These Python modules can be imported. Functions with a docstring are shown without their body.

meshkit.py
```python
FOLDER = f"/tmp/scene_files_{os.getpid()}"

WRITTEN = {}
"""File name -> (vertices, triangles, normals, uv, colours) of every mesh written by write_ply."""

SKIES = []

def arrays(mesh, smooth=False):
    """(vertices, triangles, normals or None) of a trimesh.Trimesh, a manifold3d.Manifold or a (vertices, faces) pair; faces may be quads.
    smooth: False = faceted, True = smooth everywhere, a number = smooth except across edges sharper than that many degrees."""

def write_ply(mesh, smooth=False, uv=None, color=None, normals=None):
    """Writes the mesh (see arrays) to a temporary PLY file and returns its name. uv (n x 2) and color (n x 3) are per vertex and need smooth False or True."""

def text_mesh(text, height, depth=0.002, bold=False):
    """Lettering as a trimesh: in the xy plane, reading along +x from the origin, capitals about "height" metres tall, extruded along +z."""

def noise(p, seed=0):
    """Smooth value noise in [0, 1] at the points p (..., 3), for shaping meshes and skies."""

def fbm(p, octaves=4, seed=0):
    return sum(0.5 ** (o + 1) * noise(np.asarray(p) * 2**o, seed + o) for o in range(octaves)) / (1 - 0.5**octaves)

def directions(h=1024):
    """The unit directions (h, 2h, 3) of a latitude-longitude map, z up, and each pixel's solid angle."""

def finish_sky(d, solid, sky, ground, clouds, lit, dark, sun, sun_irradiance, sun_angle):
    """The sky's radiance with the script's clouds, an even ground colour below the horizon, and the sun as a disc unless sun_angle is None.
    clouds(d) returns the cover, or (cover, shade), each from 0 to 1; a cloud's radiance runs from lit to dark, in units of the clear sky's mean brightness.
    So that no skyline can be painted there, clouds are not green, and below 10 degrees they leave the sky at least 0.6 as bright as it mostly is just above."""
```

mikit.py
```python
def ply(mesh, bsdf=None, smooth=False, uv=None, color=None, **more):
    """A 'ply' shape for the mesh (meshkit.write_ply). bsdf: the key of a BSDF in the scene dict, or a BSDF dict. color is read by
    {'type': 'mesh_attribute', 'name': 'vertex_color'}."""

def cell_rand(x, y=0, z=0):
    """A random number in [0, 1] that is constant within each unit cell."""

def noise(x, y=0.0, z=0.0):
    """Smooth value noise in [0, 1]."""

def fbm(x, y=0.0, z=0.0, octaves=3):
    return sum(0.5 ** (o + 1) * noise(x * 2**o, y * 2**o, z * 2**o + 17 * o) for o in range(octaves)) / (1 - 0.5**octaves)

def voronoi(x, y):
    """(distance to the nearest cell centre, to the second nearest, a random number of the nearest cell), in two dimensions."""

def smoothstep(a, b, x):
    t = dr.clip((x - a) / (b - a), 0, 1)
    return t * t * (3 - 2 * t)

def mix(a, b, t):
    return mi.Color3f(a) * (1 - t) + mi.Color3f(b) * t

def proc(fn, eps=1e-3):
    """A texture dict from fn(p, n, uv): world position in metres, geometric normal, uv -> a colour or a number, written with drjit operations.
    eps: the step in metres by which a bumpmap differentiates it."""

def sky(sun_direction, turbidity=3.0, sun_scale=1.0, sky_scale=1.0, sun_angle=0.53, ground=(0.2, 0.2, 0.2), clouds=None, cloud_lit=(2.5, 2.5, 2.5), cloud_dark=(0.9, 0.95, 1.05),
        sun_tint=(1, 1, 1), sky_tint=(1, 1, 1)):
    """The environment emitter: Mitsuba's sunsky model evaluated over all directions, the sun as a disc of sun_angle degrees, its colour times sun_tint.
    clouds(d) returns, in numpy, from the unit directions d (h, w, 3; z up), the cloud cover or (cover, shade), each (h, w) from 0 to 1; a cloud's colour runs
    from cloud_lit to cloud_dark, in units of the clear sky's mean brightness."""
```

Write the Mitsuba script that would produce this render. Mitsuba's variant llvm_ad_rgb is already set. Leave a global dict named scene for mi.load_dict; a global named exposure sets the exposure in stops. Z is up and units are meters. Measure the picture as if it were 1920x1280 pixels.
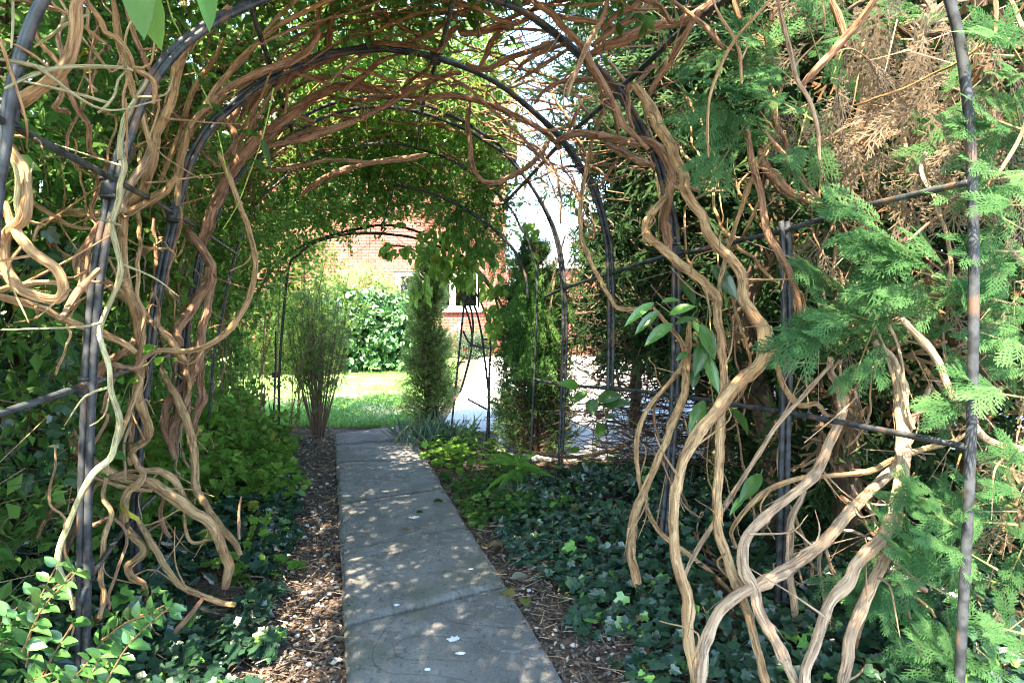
import math, random
import numpy as np, trimesh
import drjit as dr
import mitsuba as mi
import mikit, meshkit
from mikit import proc, noise, fbm, mix, smoothstep, cell_rand

T = mi.ScalarTransform4f
scene, labels = {}, {}
R = np.random.default_rng(7)

# ------------------------------------------------------------------ camera, sky, exposure
EYE, FOC, PITCH = 1.35, 1280.0, math.radians(3.57)          # metres; focal length in pixels of a 1920 wide frame
CP, SP = math.cos(PITCH), math.sin(PITCH)
scene['camera'] = {'type': 'perspective', 'fov': 2 * math.degrees(math.atan(960 / FOC)), 'fov_axis': 'x', 'near_clip': 0.05, 'far_clip': 600.0,
                   'to_world': T().look_at(origin=[0, 0, EYE], target=[0, CP, EYE - SP], up=[0, 0, 1])}
scene['sky'] = mikit.sky((-0.20, -0.52, 0.83), turbidity=3, sun_scale=0.66, sky_tint=(1.08, 1.0, .88))
exposure = 5.4

# ------------------------------------------------------------------ helpers
def P(x, y, Y):
    """the point on the sight line of the reference pixel (x, y) that lies Y metres ahead"""
    u, v = (x - 960) / FOC, -(y - 640) / FOC
    return np.array([u / (CP + v * SP) * Y, Y, EYE + Y * (v * CP - SP) / (CP + v * SP)])

def G(x, y, z=0.0):
    u, v = (x - 960) / FOC, -(y - 640) / FOC
    return P(x, y, (z - EYE) * (CP + v * SP) / (v * CP - SP))

def emit(key, v, f, bsdf, smooth=False, uv=None, color=None):
    scene[key] = mikit.ply((np.asarray(v, float), np.asarray(f, int)), bsdf, smooth=smooth, uv=uv, color=color)
    return key

def numbered(key):
    if key not in USED:
        USED[key] = 0
        return key
    USED[key] += 1
    return f'{key}_{USED[key]:03d}'
USED = {}

def thing(key, label, cat, group=None):
    k = numbered(key)
    labels[k] = {'label': label, 'category': cat}
    if group: labels[k]['group'] = group
    return k

def struct(key, label):
    labels[key] = {'label': label, 'kind': 'structure'}
    return key

class MB:
    """collects pieces of one mesh, with a colour per vertex"""
    def __init__(s): s.v, s.f, s.c, s.uv, s.n = [], [], [], [], 0
    def add(s, v, f, c=None, uv=None):
        v = np.asarray(v, float); f = np.asarray(f, int)
        if len(v) == 0: return s
        s.v.append(v); s.f.append(f + s.n); s.n += len(v)
        if c is not None: s.c.append(np.broadcast_to(np.asarray(c, float), (len(v), 3)))
        if uv is not None: s.uv.append(uv)
        return s
    def emit(s, key, bsdf, smooth=False):
        return emit(key, np.vstack(s.v), np.vstack(s.f), bsdf, smooth, np.vstack(s.uv) if s.uv else None, np.vstack(s.c) if s.c else None)

def unit(a): return a / np.maximum(np.linalg.norm(a, axis=-1, keepdims=True), 1e-9)

def spline(p, step=0.02, closed=False):
    """centripetal-ish Catmull-Rom through the points p (n x k), k >= 3; resampled every step metres along the first three columns"""
    p = np.asarray(p, float)
    if len(p) == 2: p = np.vstack([p[0], (p[0] + p[1]) / 2, p[1]])
    q = np.vstack([2 * p[0] - p[1], p, 2 * p[-1] - p[-2]])
    out = []
    for i in range(1, len(q) - 2):
        n = max(2, int(np.linalg.norm(q[i + 1, :3] - q[i, :3]) / step))
        t = np.linspace(0, 1, n, endpoint=False)[:, None]
        a, b, c, d = q[i - 1], q[i], q[i + 1], q[i + 2]
        out.append(0.5 * (2 * b + (c - a) * t + (2 * a - 5 * b + 4 * c - d) * t ** 2 + (3 * b - a - 3 * c + d) * t ** 3))
    return np.vstack(out + [q[-2:-1]])

def tube(p, r, sides=8, rough=0.0, tone=0, seed=0, flat=None, cap=True):
    """(v, f, uv) of a tube along p with radii r; uv = (tone + turn, metres along)"""
    p = np.asarray(p, float); n = len(p); r = np.broadcast_to(np.asarray(r, float), (n,)).copy()
    t = unit(np.gradient(p, axis=0))
    a = np.cross(t[0], [0.3, 0.2, 0.93]); a /= np.linalg.norm(a) + 1e-9
    A = np.empty((n, 3))
    for i in range(n):
        a = a - t[i] * (a @ t[i]); a /= np.linalg.norm(a) + 1e-9
        A[i] = a
    B = np.cross(t, A)
    L = np.concatenate([[0], np.cumsum(np.linalg.norm(np.diff(p, axis=0), axis=1))])
    th = np.arange(sides + 1) * 2 * np.pi / sides
    if cap:
        p = np.vstack([p[:1], p, p[-1:]]); A = np.vstack([A[:1], A, A[-1:]]); B = np.vstack([B[:1], B, B[-1:]])
        r = np.concatenate([[r[0] * .02], r, [r[-1] * .02]]); L = np.concatenate([[L[0]], L, [L[-1]]]); n += 2
    rr = np.repeat(r[:, None], sides + 1, 1)
    if rough:
        g = np.stack([np.cos(th)[None] * 1.7 + seed * 7.1 + 0 * L[:, None], np.sin(th)[None] * 1.7 + 0 * L[:, None], L[:, None] * 9 + 0 * th[None]], -1)
        rr *= 1 + rough * (meshkit.fbm(g, 3, seed) - .5) * 2
    v = p[:, None] + rr[..., None] * (np.cos(th)[None, :, None] * A[:, None] + np.sin(th)[None, :, None] * B[:, None])
    i, j = np.meshgrid(np.arange(n - 1), np.arange(sides), indexing='ij')
    k = (i * (sides + 1) + j).ravel()
    f = np.vstack([np.stack([k, k + 1, k + sides + 2], 1), np.stack([k, k + sides + 2, k + sides + 1], 1)])
    uv = np.stack(np.broadcast_arrays(tone + 0.01 + 0.98 * th[None] / (2 * np.pi), L[:, None]), -1)
    return v.reshape(-1, 3), f, uv.reshape(-1, 2)

def box(c, s, rz=0.0):
    """(v, f) of a box with centre c and full sizes s"""
    m = trimesh.creation.box(extents=s)
    v = np.array(m.vertices)
    if rz: v[:, :2] = v[:, :2] @ np.array([[math.cos(rz), math.sin(rz)], [-math.sin(rz), math.cos(rz)]])
    return v + np.asarray(c, float), np.array(m.faces)

# ------------------------------------------------------------------ materials
def bark_fn(p, n, uv):
    k = dr.floor(uv.x); a = (uv.x - k) * 6.2832
    cx, sx = dr.cos(a), dr.sin(a)
    w = noise(cx * 1.5 + 3, sx * 1.5, uv.y * 11) * 1.6
    fib = fbm(cx * 4.2 + k * 3 + w, sx * 4.2 - w, uv.y * 13 + k, 3)
    patch = noise(cx * 1.2 + p.x * 5, sx * 1.2 + p.y * 5, uv.y * 7)
    fine = noise(cx * 14, sx * 14, uv.y * 16)
    tones = [((.20, .10, .052), (.46, .265, .155)), ((.28, .15, .068), (.58, .375, .185)), ((.34, .30, .15), (.56, .51, .28)), ((.30, .185, .11), (.56, .385, .24)),
             ((.05, .032, .02), (.13, .085, .05)), ((.075, .068, .030), (.17, .155, .07))]
    c = mi.Color3f(0)
    for i, (lo, hi) in enumerate(tones):
        c = dr.select(dr.abs(k - i) < .5, mix(lo, hi, smoothstep(.25, .72, fib * .6 + patch * .4)), c)
    flake = smoothstep(.52, .60, noise(cx * 2.1 + p.x * 3, sx * 2.1 + k, uv.y * 13)) * smoothstep(.35, .6, noise(cx * 5, sx * 5, uv.y * 40))
    crack = smoothstep(.60, .68, fib) * smoothstep(.45, .6, noise(cx * 7 + w * 3, sx * 7, uv.y * 22))
    return c * (.66 + .55 * fine) * (1 - .42 * flake) * (1 - .4 * crack)
def bark_bump(p, n, uv):
    k = dr.floor(uv.x); a = (uv.x - k) * 6.2832
    cx, sx = dr.cos(a), dr.sin(a)
    w = noise(cx * 1.5 + 3, sx * 1.5, uv.y * 11) * 1.6
    return fbm(cx * 6 + k * 3 + w, sx * 6 - w, uv.y * 16 + k, 3)
scene['bark'] = {'type': 'twosided', 'b': {'type': 'bumpmap', 'scale': 0.013, 'arbitrary': proc(bark_bump), 'bsdf': {'type': 'principled', 'base_color': proc(bark_fn), 'roughness': .85, 'specular': .25}}}

def metal_fn(p, n, uv):
    d = fbm(p.x * 30, p.y * 30, p.z * 30, 3)
    rust = smoothstep(.66, .76, noise(p.x * 22, p.y * 22, p.z * 9))
    return mix(mix((.018, .020, .022), (.052, .058, .062), smoothstep(.3, .7, d)), (.13, .075, .045), rust * .7)
scene['metal'] = {'type': 'twosided', 'b': {'type': 'principled', 'base_color': proc(metal_fn), 'roughness': .48, 'specular': .45}}

ATTR = {'type': 'mesh_attribute', 'name': 'vertex_color'}
scene['leaf'] = {'type': 'principledthin', 'base_color': ATTR, 'roughness': .5, 'diff_trans': 1.3, 'spec_trans': 0.0, 'eta': 1.4}
scene['glossy_leaf'] = {'type': 'twosided', 'b': {'type': 'principled', 'base_color': ATTR, 'roughness': .31, 'specular': .65}}
scene['matte'] = {'type': 'twosided', 'b': {'type': 'principled', 'base_color': ATTR, 'roughness': .85, 'specular': .2}}

def stone_fn(p, n, uv):
    big = fbm(p.x * 2.1, p.y * 2.1, 3.0, 3); mid = fbm(p.x * 9, p.y * 9, 1.0, 3); fine = noise(p.x * 160, p.y * 160)
    per = .5
    c = mix((.125, .121, .114), (.19, .185, .172), smoothstep(.3, .7, big * .5 + mid * .5))
    c = mix(c, (.115, .125, .09), smoothstep(.55, .75, fbm(p.x * 5 + 9, p.y * 5, 7.0, 3)) * .6)
    lv = fbm(p.x * 1.3 + per * 9, p.y * 1.0 + per * 5, 2.0, 3)
    ledge = (1 - smoothstep(.0, .007, dr.abs(lv - .5))) + (1 - smoothstep(.0, .006, dr.abs(lv - .60))) * .8
    c = c * (1 - .32 * dr.clip(ledge, 0, 1) * smoothstep(.50, .62, noise(p.x * 4, p.y * 4, 5.0)))
    pale = smoothstep(.70, .76, noise(p.x * 38, p.y * 38, 4.0)) * smoothstep(.5, .62, noise(p.x * 6, p.y * 6, 2.0))
    c = mix(c, (.30, .30, .28), pale * .35)
    dark = smoothstep(.78, .86, noise(p.x * 55 + 3, p.y * 55, 8.0))
    return mix(c, (.08, .078, .07), dark * .5) * (.82 + .32 * fine) * (.9 + .2 * per)
def stone_bump(p, n, uv): return fbm(p.x * 14, p.y * 14, p.z * 14, 3) + .3 * noise(p.x * 120, p.y * 120)
scene['stone'] = {'type': 'twosided', 'b': {'type': 'bumpmap', 'scale': 0.006, 'arbitrary': proc(stone_bump), 'bsdf': {'type': 'principled', 'base_color': proc(stone_fn), 'roughness': .8, 'specular': .3}}}

def soil_fn(p, n, uv):
    a = fbm(p.x * 12, p.y * 12, p.z * 5, 3); b = noise(p.x * 90, p.y * 90)
    return mix((.045, .032, .024), (.16, .115, .085), smoothstep(.25, .75, a * .55 + b * .45))
scene['soil'] = {'type': 'twosided', 'b': {'type': 'principled', 'base_color': proc(soil_fn), 'roughness': .95, 'specular': .1}}
def lawn_fn(p, n, uv):
    a = fbm(p.x * 3, p.y * 3, 1.0, 3); b = noise(p.x * 60, p.y * 60)
    return mix(mix((.09, .20, .045), (.17, .30, .08), smoothstep(.3, .7, a)), (.38, .36, .22), smoothstep(.54, .72, fbm(p.x * 1.7, p.y * 1.7, 5., 3)) * .7) * (.7 + .6 * b)
scene['turf'] = {'type': 'twosided', 'b': {'type': 'principled', 'base_color': proc(lawn_fn), 'roughness': .9, 'specular': .15}}
def mortar_fn(p, n, uv): return mix((.28, .235, .21), (.38, .33, .30), noise(p.x * 40, p.y * 40, p.z * 40))
scene['mortar'] = {'type': 'twosided', 'b': {'type': 'principled', 'base_color': proc(mortar_fn), 'roughness': .9}}
scene['white_plastic'] = {'type': 'twosided', 'b': {'type': 'principled', 'base_color': {'type': 'rgb', 'value': [.76, .76, .74]}, 'roughness': .4}}
scene['dark_roof'] = {'type': 'twosided', 'b': {'type': 'principled', 'base_color': proc(lambda p, n, uv: mix((.06, .06, .065), (.12, .115, .11), noise(p.x * 8, p.y * 8, p.z * 8))), 'roughness': .8}}
scene['pane_glass'] = {'type': 'thindielectric'}

# ------------------------------------------------------------------ the setting: ground, path, lawn, patio
def grid(x0, x1, y0, y1, nx, ny, zf):
    X, Y = np.meshgrid(np.linspace(x0, x1, nx), np.linspace(y0, y1, ny), indexing='xy')
    v = np.stack([X, Y, zf(X, Y)], -1).reshape(-1, 3)
    i, j = np.meshgrid(np.arange(nx - 1), np.arange(ny - 1), indexing='xy')
    k = (j * nx + i).ravel()
    return v, np.vstack([np.stack([k, k + 1, k + nx + 1], 1), np.stack([k, k + nx + 1, k + nx], 1)])
def ground_z(X, Y): return 0.03 * (meshkit.fbm(np.stack([X * 1.6, Y * 1.6, 0 * X], -1), 4, 3) - .5) - 0.012
m = MB()
m.add(*grid(-6, 6, -3, 9, 180, 180, ground_z))
m.add(*grid(-150, 150, -150, 150, 2, 2, lambda X, Y: 0 * X - .06))
m.emit('soil_ground', 'soil', True); struct('soil_ground', 'bare brown soil under the arch tunnel')

# the stone path: slabs with recessed joints, riven tops and uneven edges
PL = [(648, 1280), (640, 1080), (634, 940), (629, 860), (627, 815)]
PR = [(1050, 1280), (951, 1110), (870, 980), (808, 880), (772, 820), (757, 800)]
gl = np.array([G(*q)[:2] for q in PL]); gr = np.array([G(*q)[:2] for q in PR])
def edge(g, y):
    i = np.clip(np.searchsorted(g[:, 1], y) - 1, 0, len(g) - 2)
    t = (y - g[i, 1]) / (g[i + 1, 1] - g[i, 1])
    return g[i, 0] * (1 - t) + g[i + 1, 0] * t
struct('stone_path', 'grey riven stone slab path leading under the arches')
JOINT = [(None, None), (1182, 1107), (1040, 991), (948, 920), (872, 866), (838, 826), (None, None)]
def joint_y(k):
    if k == 0: return -1.5, -1.5
    if k == len(JOINT) - 1: return G(627, 815)[1], G(757, 800)[1]
    return G(636, JOINT[k][0])[1], G(900, JOINT[k][1])[1]
for k in range(len(JOINT) - 1):
    a0, a1 = joint_y(k); b0, b1 = joint_y(k + 1)
    nu, nv = 46, max(20, int((b0 - a0) / .025))
    g = .012
    s, t = np.meshgrid(np.linspace(0, 1, nu), np.linspace(0, 1, nv), indexing='xy')
    y = (a0 + g + (b0 - a0 - 2 * g) * t) * (1 - s) + (a1 + g + (b1 - a1 - 2 * g) * t) * s
    x = edge(gl, y) * (1 - s) + edge(gr, y) * s
    w = meshkit.fbm(np.stack([x * 6, y * 6, 0 * x + k], -1), 3, k) - .5
    x = x + w * .02 * (np.abs(2 * s - 1) > .99); y = y + (meshkit.fbm(np.stack([x * 9, y * 9, 0 * x], -1), 3, 11) - .5) * .008 * (np.abs(2 * t - 1) > .99)
    n1 = meshkit.fbm(np.stack([x * 2.3 + k * 5, y * 1.6, 0 * x], -1), 3, 5 + k)
    z = .028 + .010 * (np.floor(n1 * 9 + .15 * meshkit.noise(np.stack([x * 12, y * 12, 0 * x], -1))) / 9 * 3 - 1.5) + .003 * meshkit.fbm(np.stack([x * 11, y * 11, 0 * x], -1), 3, 2)
    e = np.minimum(np.minimum(s, 1 - s) * nu, np.minimum(t, 1 - t) * nv)
    z = z - .014 * np.clip(1 - e, 0, 1)
    v = np.stack([x, y, z], -1).reshape(-1, 3)
    i, j = np.meshgrid(np.arange(nu - 1), np.arange(nv - 1), indexing='xy'); q = (j * nu + i).ravel()
    f = np.vstack([np.stack([q, q + 1, q + nu + 1], 1), np.stack([q, q + nu + 1, q + nu], 1)])
    ring = np.concatenate([np.arange(nu), np.arange(1, nv) * nu + nu - 1, (nv - 1) * nu + np.arange(nu - 2, -1, -1), np.arange(nv - 2, 0, -1) * nu])
    low = v[ring].copy(); low[:, 2] = -.06
    nr = len(ring); jj = np.arange(nr); j2 = (jj + 1) % nr
    f = np.vstack([f, np.stack([ring[jj], len(v) + jj, ring[j2]], 1), np.stack([ring[j2], len(v) + jj, len(v) + j2], 1)])
    v = np.vstack([v, low])
    emit(numbered('stone_path__slab'), v, f, 'stone', 28)

# ------------------------------------------------------------------ the metal arch tunnel
def plane(xa, Ya, xb, Yb):
    """the upright plane through two sight lines, as a function pixel -> point"""
    k = (1 / Yb - 1 / Ya) / (xb - xa)
    return lambda x, y: P(x, y, 1 / (1 / Ya + k * (x - xa)))

tun = thing('arch_tunnel', 'dark grey tubular metal arch tunnel with twin hoops and side rails, overgrown by woody vines', 'garden arch')
HOOPS = [
    ((0, 1.55, 1820, 2.0), .0115, .0, [(-20, 560), (-12, 420), (-3, 340), (7, 281), (14, 222), (23, 164), (35, 117), (49, 70), (63, 35), (84, -5), (150, -110), (300, -230), (560, -330), (900, -390), (1250, -370)]),
    ((180, 2.05, 1260, 3.4), .012, .004, [(151, 1330), (154, 1230), (157, 1100), (160, 900), (168, 700), (176, 580), (183, 514), (194, 444), (204, 397), (215, 327), (225, 300), (241, 246), (265, 187), (295, 136), (335, 89), (398, 42), (467, 8), (540, -20), (640, -42), (740, -42), (840, -22), (923, 0), (990, 27), (1057, 77), (1087, 103), (1140, 147), (1185, 210), (1204, 246), (1225, 281), (1239, 320), (1250, 365), (1262, 414), (1267, 468), (1268, 560), (1266, 700), (1258, 850), (1243, 1015)]),
    ((275, 2.84, 1143, 4.0), .012, .008, [(257, 1180), (257, 1146), (254, 1020), (257, 920), (259, 860), (262, 794), (271, 736), (277, 689), (286, 630), (291, 580), (298, 538), (307, 491), (318, 444), (328, 397), (340, 352), (351, 316), (370, 274), (398, 232), (431, 202), (469, 169), (511, 143), (553, 124), (600, 107), (645, 97), (712, 91), (771, 98), (815, 108), (864, 124), (911, 145), (956, 173), (1010, 218), (1052, 260), (1087, 311), (1108, 344), (1124, 386), (1136, 433), (1143, 480), (1146, 600), (1144, 730)]),
    ((345, 3.5, 1057, 4.85), .011, .03, [(329, 860), (333, 771), (348, 637), (357, 570), (367, 530), (377, 480), (398, 413), (417, 366), (440, 330), (464, 302), (511, 265), (558, 236), (600, 213), (650, 197), (710, 191), (759, 197), (797, 205), (841, 222), (876, 238), (911, 260), (947, 286), (990, 340), (1023, 395), (1043, 445), (1054, 505), (1059, 600), (1057, 700), (1053, 810), (1049, 907)]),
    ((410, 4.4, 1000, 5.2), .009, .0, [(391, 830), (396, 760), (403, 667), (417, 600), (433, 517), (457, 437), (487, 377), (525, 342), (562, 310), (600, 291), (640, 279), (691, 270), (747, 270), (794, 281), (841, 297), (880, 320), (923, 352), (960, 392), (977, 423), (990, 447), (1004, 490), (1009, 517), (1008, 600), (1003, 720), (995, 895)]),
]
def run(pl, pts, step=.03): return spline([pl(*q) for q in pts], step)
for (pp, half, dz, pts) in HOOPS:
    pl = plane(*pp)
    c = run(pl, pts)
    a, b = pl(pp[0], 600), pl(pp[2], 600)
    nrm = np.cross(unit(b - a), [0, 0, 1]); side = unit(b - a)
    key = numbered('arch_tunnel__hoop')
    crown = np.clip((c[:, 2] - c[:, 2].min()) / (c[:, 2].max() - c[:, 2].min()), 0, 1) ** 3
    for s in (-1, 1):
        if half == .009 and s == 1: continue
        q = c + s * half * (nrm * .75 + side * .75) + np.array([0, 0, -1]) * (s * dz * crown)[:, None]
        v, f, uv = tube(q, half * .98, 10)
        emit(key if s == -1 else key + '__twin_tube', v, f, 'metal', True, uv)
pl = plane(0, 1.55, 1820, 2.0)
v, f, uv = tube(run(pl, [(1250, -370), (1450, -310), (1620, -215), (1740, -100), (1764, -50), (1780, 0), (1800, 80), (1815, 200), (1822, 330), (1826, 500), (1824, 700), (1818, 900), (1808, 1100), (1798, 1300), (1788, 1500), (1782, 1640)]), .0145, 10)
emit(numbered('arch_tunnel__hoop'), v, f, 'metal', True, uv)

for dx in (-6, 6):
    c = spline([P(x + dx, y, 2.67) for x, y in ((1471, 415), (1474, 480), (1476, 650), (1472, 800), (1468, 1000), (1462, 1200))], .03)
    v, f, uv = tube(c, .0115, 10); emit(numbered('arch_tunnel__post'), v, f, 'metal', True, uv)
def chain(pts, r, key, bsdf='metal', step=.03, sides=10):
    """a tube through (x, y, Y) pixels"""
    v, f, uv = tube(spline([P(*q) for q in pts], step), r, sides)
    return emit(key if key in labels and key not in scene and '__' not in key else numbered(key), v, f, bsdf, True, uv)
rail = 'arch_tunnel__rail'
chain([(-60, 190, 1.35), (20, 235, 1.58), (215, 337, 2.05), (327, 400, 2.84), (385, 437, 3.5), (445, 477, 4.3)], .0095, rail)
chain([(-60, 790, 1.62), (0, 775, 1.72), (165, 720, 2.06), (268, 684, 2.84), (345, 655, 3.5)], .0105, rail)
chain([(1003, 711, 5.2), (1058, 721, 4.83), (1145, 728, 4.0), (1265, 741, 3.4), (1400, 762, 2.9), (1470, 772, 2.68), (1600, 796, 2.38), (1740, 823, 2.12), (1817, 839, 2.0)], .0105, rail)
chain([(1022, 556, 5.1), (1060, 540, 4.83), (1145, 513, 4.0), (1237, 484, 3.5), (1322, 466, 3.15), (1470, 432, 2.68), (1600, 392, 2.38), (1815, 342, 2.0)], .0105, rail)
chain([(858, -60, 2.5), (848, 0, 2.75), (839, 47, 3.0), (820, 108, 3.42), (801, 169, 3.85), (792, 204, 4.12), (783, 278, 4.85)], .0105, rail)
chain([(1420, -40, 2.45), (1315, 30, 2.85), (1280, 56, 2.95), (1221, 112, 3.15), (1160, 169, 3.35), (1139, 190, 3.45), (1057, 262, 3.95), (1040, 280, 4.1), (990, 335, 4.65), (950, 377, 5.1)], .0125, rail)
chain([(450, -60, 2.2), (470, 10, 2.5), (492, 80, 2.85), (513, 137, 3.15), (525, 178, 3.4), (548, 246, 3.75), (572, 307, 4.6)], .0105, rail)
chain([(150, 1130, 2.0), (170, 1082, 2.07), (248, 973, 2.8), (290, 930, 3.2)], .009, rail)
chain([(1290, 1028, 3.3), (1304, 1037, 3.2), (1386, 1086, 2.95), (1462, 1122, 2.7), (1530, 1150, 2.55)], .010, rail)
chain([(935, 828, 5.5), (992, 864, 5.1), (1048, 905, 4.8)], .010, rail)
for (x, y, Y) in ((205, 352, 2.05), (164, 725, 2.05), (160, 1070, 2.05), (324, 402, 2.84), (816, 108, 3.4), (1266, 468, 3.4), (14, 215, 1.58)):   # push-fit couplings where the rails meet the hoops
    c = P(x, y, Y)
    m = MB(); v, f, uv = tube([c - [.004, 0, .03], c, c + [.004, 0, .03]], .0235, 12); m.add(v, f, None, uv)
    for z in (-.026, .026):
        v, f, uv = tube([c + [0, 0, z - .006], c + [0, 0, z], c + [0, 0, z + .006]], .0255, 12); m.add(v, f, None, uv)
    m.emit(numbered('arch_tunnel__coupling'), 'metal', True)

far = thing('garden_arch', 'thin slack black metal arch standing at the far end of the tunnel', 'garden arch')
h = 'garden_arch__hoop'
D = 6.2
fr = lambda pts, r, key=h, d=D: chain([(x, y, d) for x, y in pts], r, key)
fr([(522, 826), (524, 700), (530, 607), (542, 500), (560, 478), (587, 456), (640, 441), (690, 437), (735, 440), (780, 447), (833, 467), (873, 490), (907, 525), (927, 553), (938, 600), (943, 633), (950, 700), (953, 767), (959, 845)], .012)
fr([(470, 580), (487, 543), (513, 503), (547, 473), (587, 452), (640, 436), (680, 428), (717, 422), (763, 428), (813, 447), (833, 460), (873, 484), (907, 518), (930, 552), (946, 585), (950, 600)], .012, d=D - .05)
fr([(720, 460), (763, 463), (797, 483), (833, 507), (850, 525), (858, 540)], .009, d=D + .3)
chain([(740, 348, 5.35), (800, 360, 5.35), (850, 380, 5.35), (890, 403, 5.35), (923, 427, 5.35), (955, 458, 5.35), (973, 485, 5.35), (985, 515, 5.35), (990, 560, 5.35)], .012, h)
for q in ([(740, 348, 5.35), (715, 432, 6.2)], [(918, 418, 5.35), (873, 490, 6.2)], [(848, 512, 6.5), (873, 490, 6.2)], [(710, 445, 6.5), (724, 428, 6.2)]):
    chain(q, .010, 'garden_arch__link_bar')
for (x, y, Y) in ((833, 463, 6.2), (518, 702, 6.2)):
    v, f = box(P(x, y, Y), (.06, .05, .05)); emit(numbered('garden_arch__clip'), v, f, 'metal')
chain([(517, 620, 6.25), (516, 700, 6.25), (512, 800, 6.3)], .008, 'garden_arch__side_post')

trel = thing('trellis_frame', 'spindly leaning metal side frame with loose rungs beside the far arch', 'trellis')
s = 'trellis_frame__rod'; d = 6.0
for pts in ([(888, 505), (873, 545), (868, 590), (858, 690), (845, 815)], [(850, 525), (855, 537), (873, 577), (883, 613), (885, 647), (876, 690), (863, 735)],
            [(860, 535), (872, 557), (883, 580), (887, 605), (886, 628), (882, 650)], [(862, 532), (876, 553), (892, 580), (903, 627), (908, 667), (913, 707), (916, 750), (912, 828)],
            [(878, 525), (890, 545), (910, 587), (917, 627), (920, 653), (917, 710), (917, 832)]):
    fr(pts, .0095, s, d); d += .035
for pts in ([(905, 636), (943, 636)], [(868, 620), (883, 645), (917, 653)], [(877, 748), (913, 767)], [(917, 752), (952, 764)]):
    fr(pts, .009, 'trellis_frame__rung', 6.12)

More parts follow.
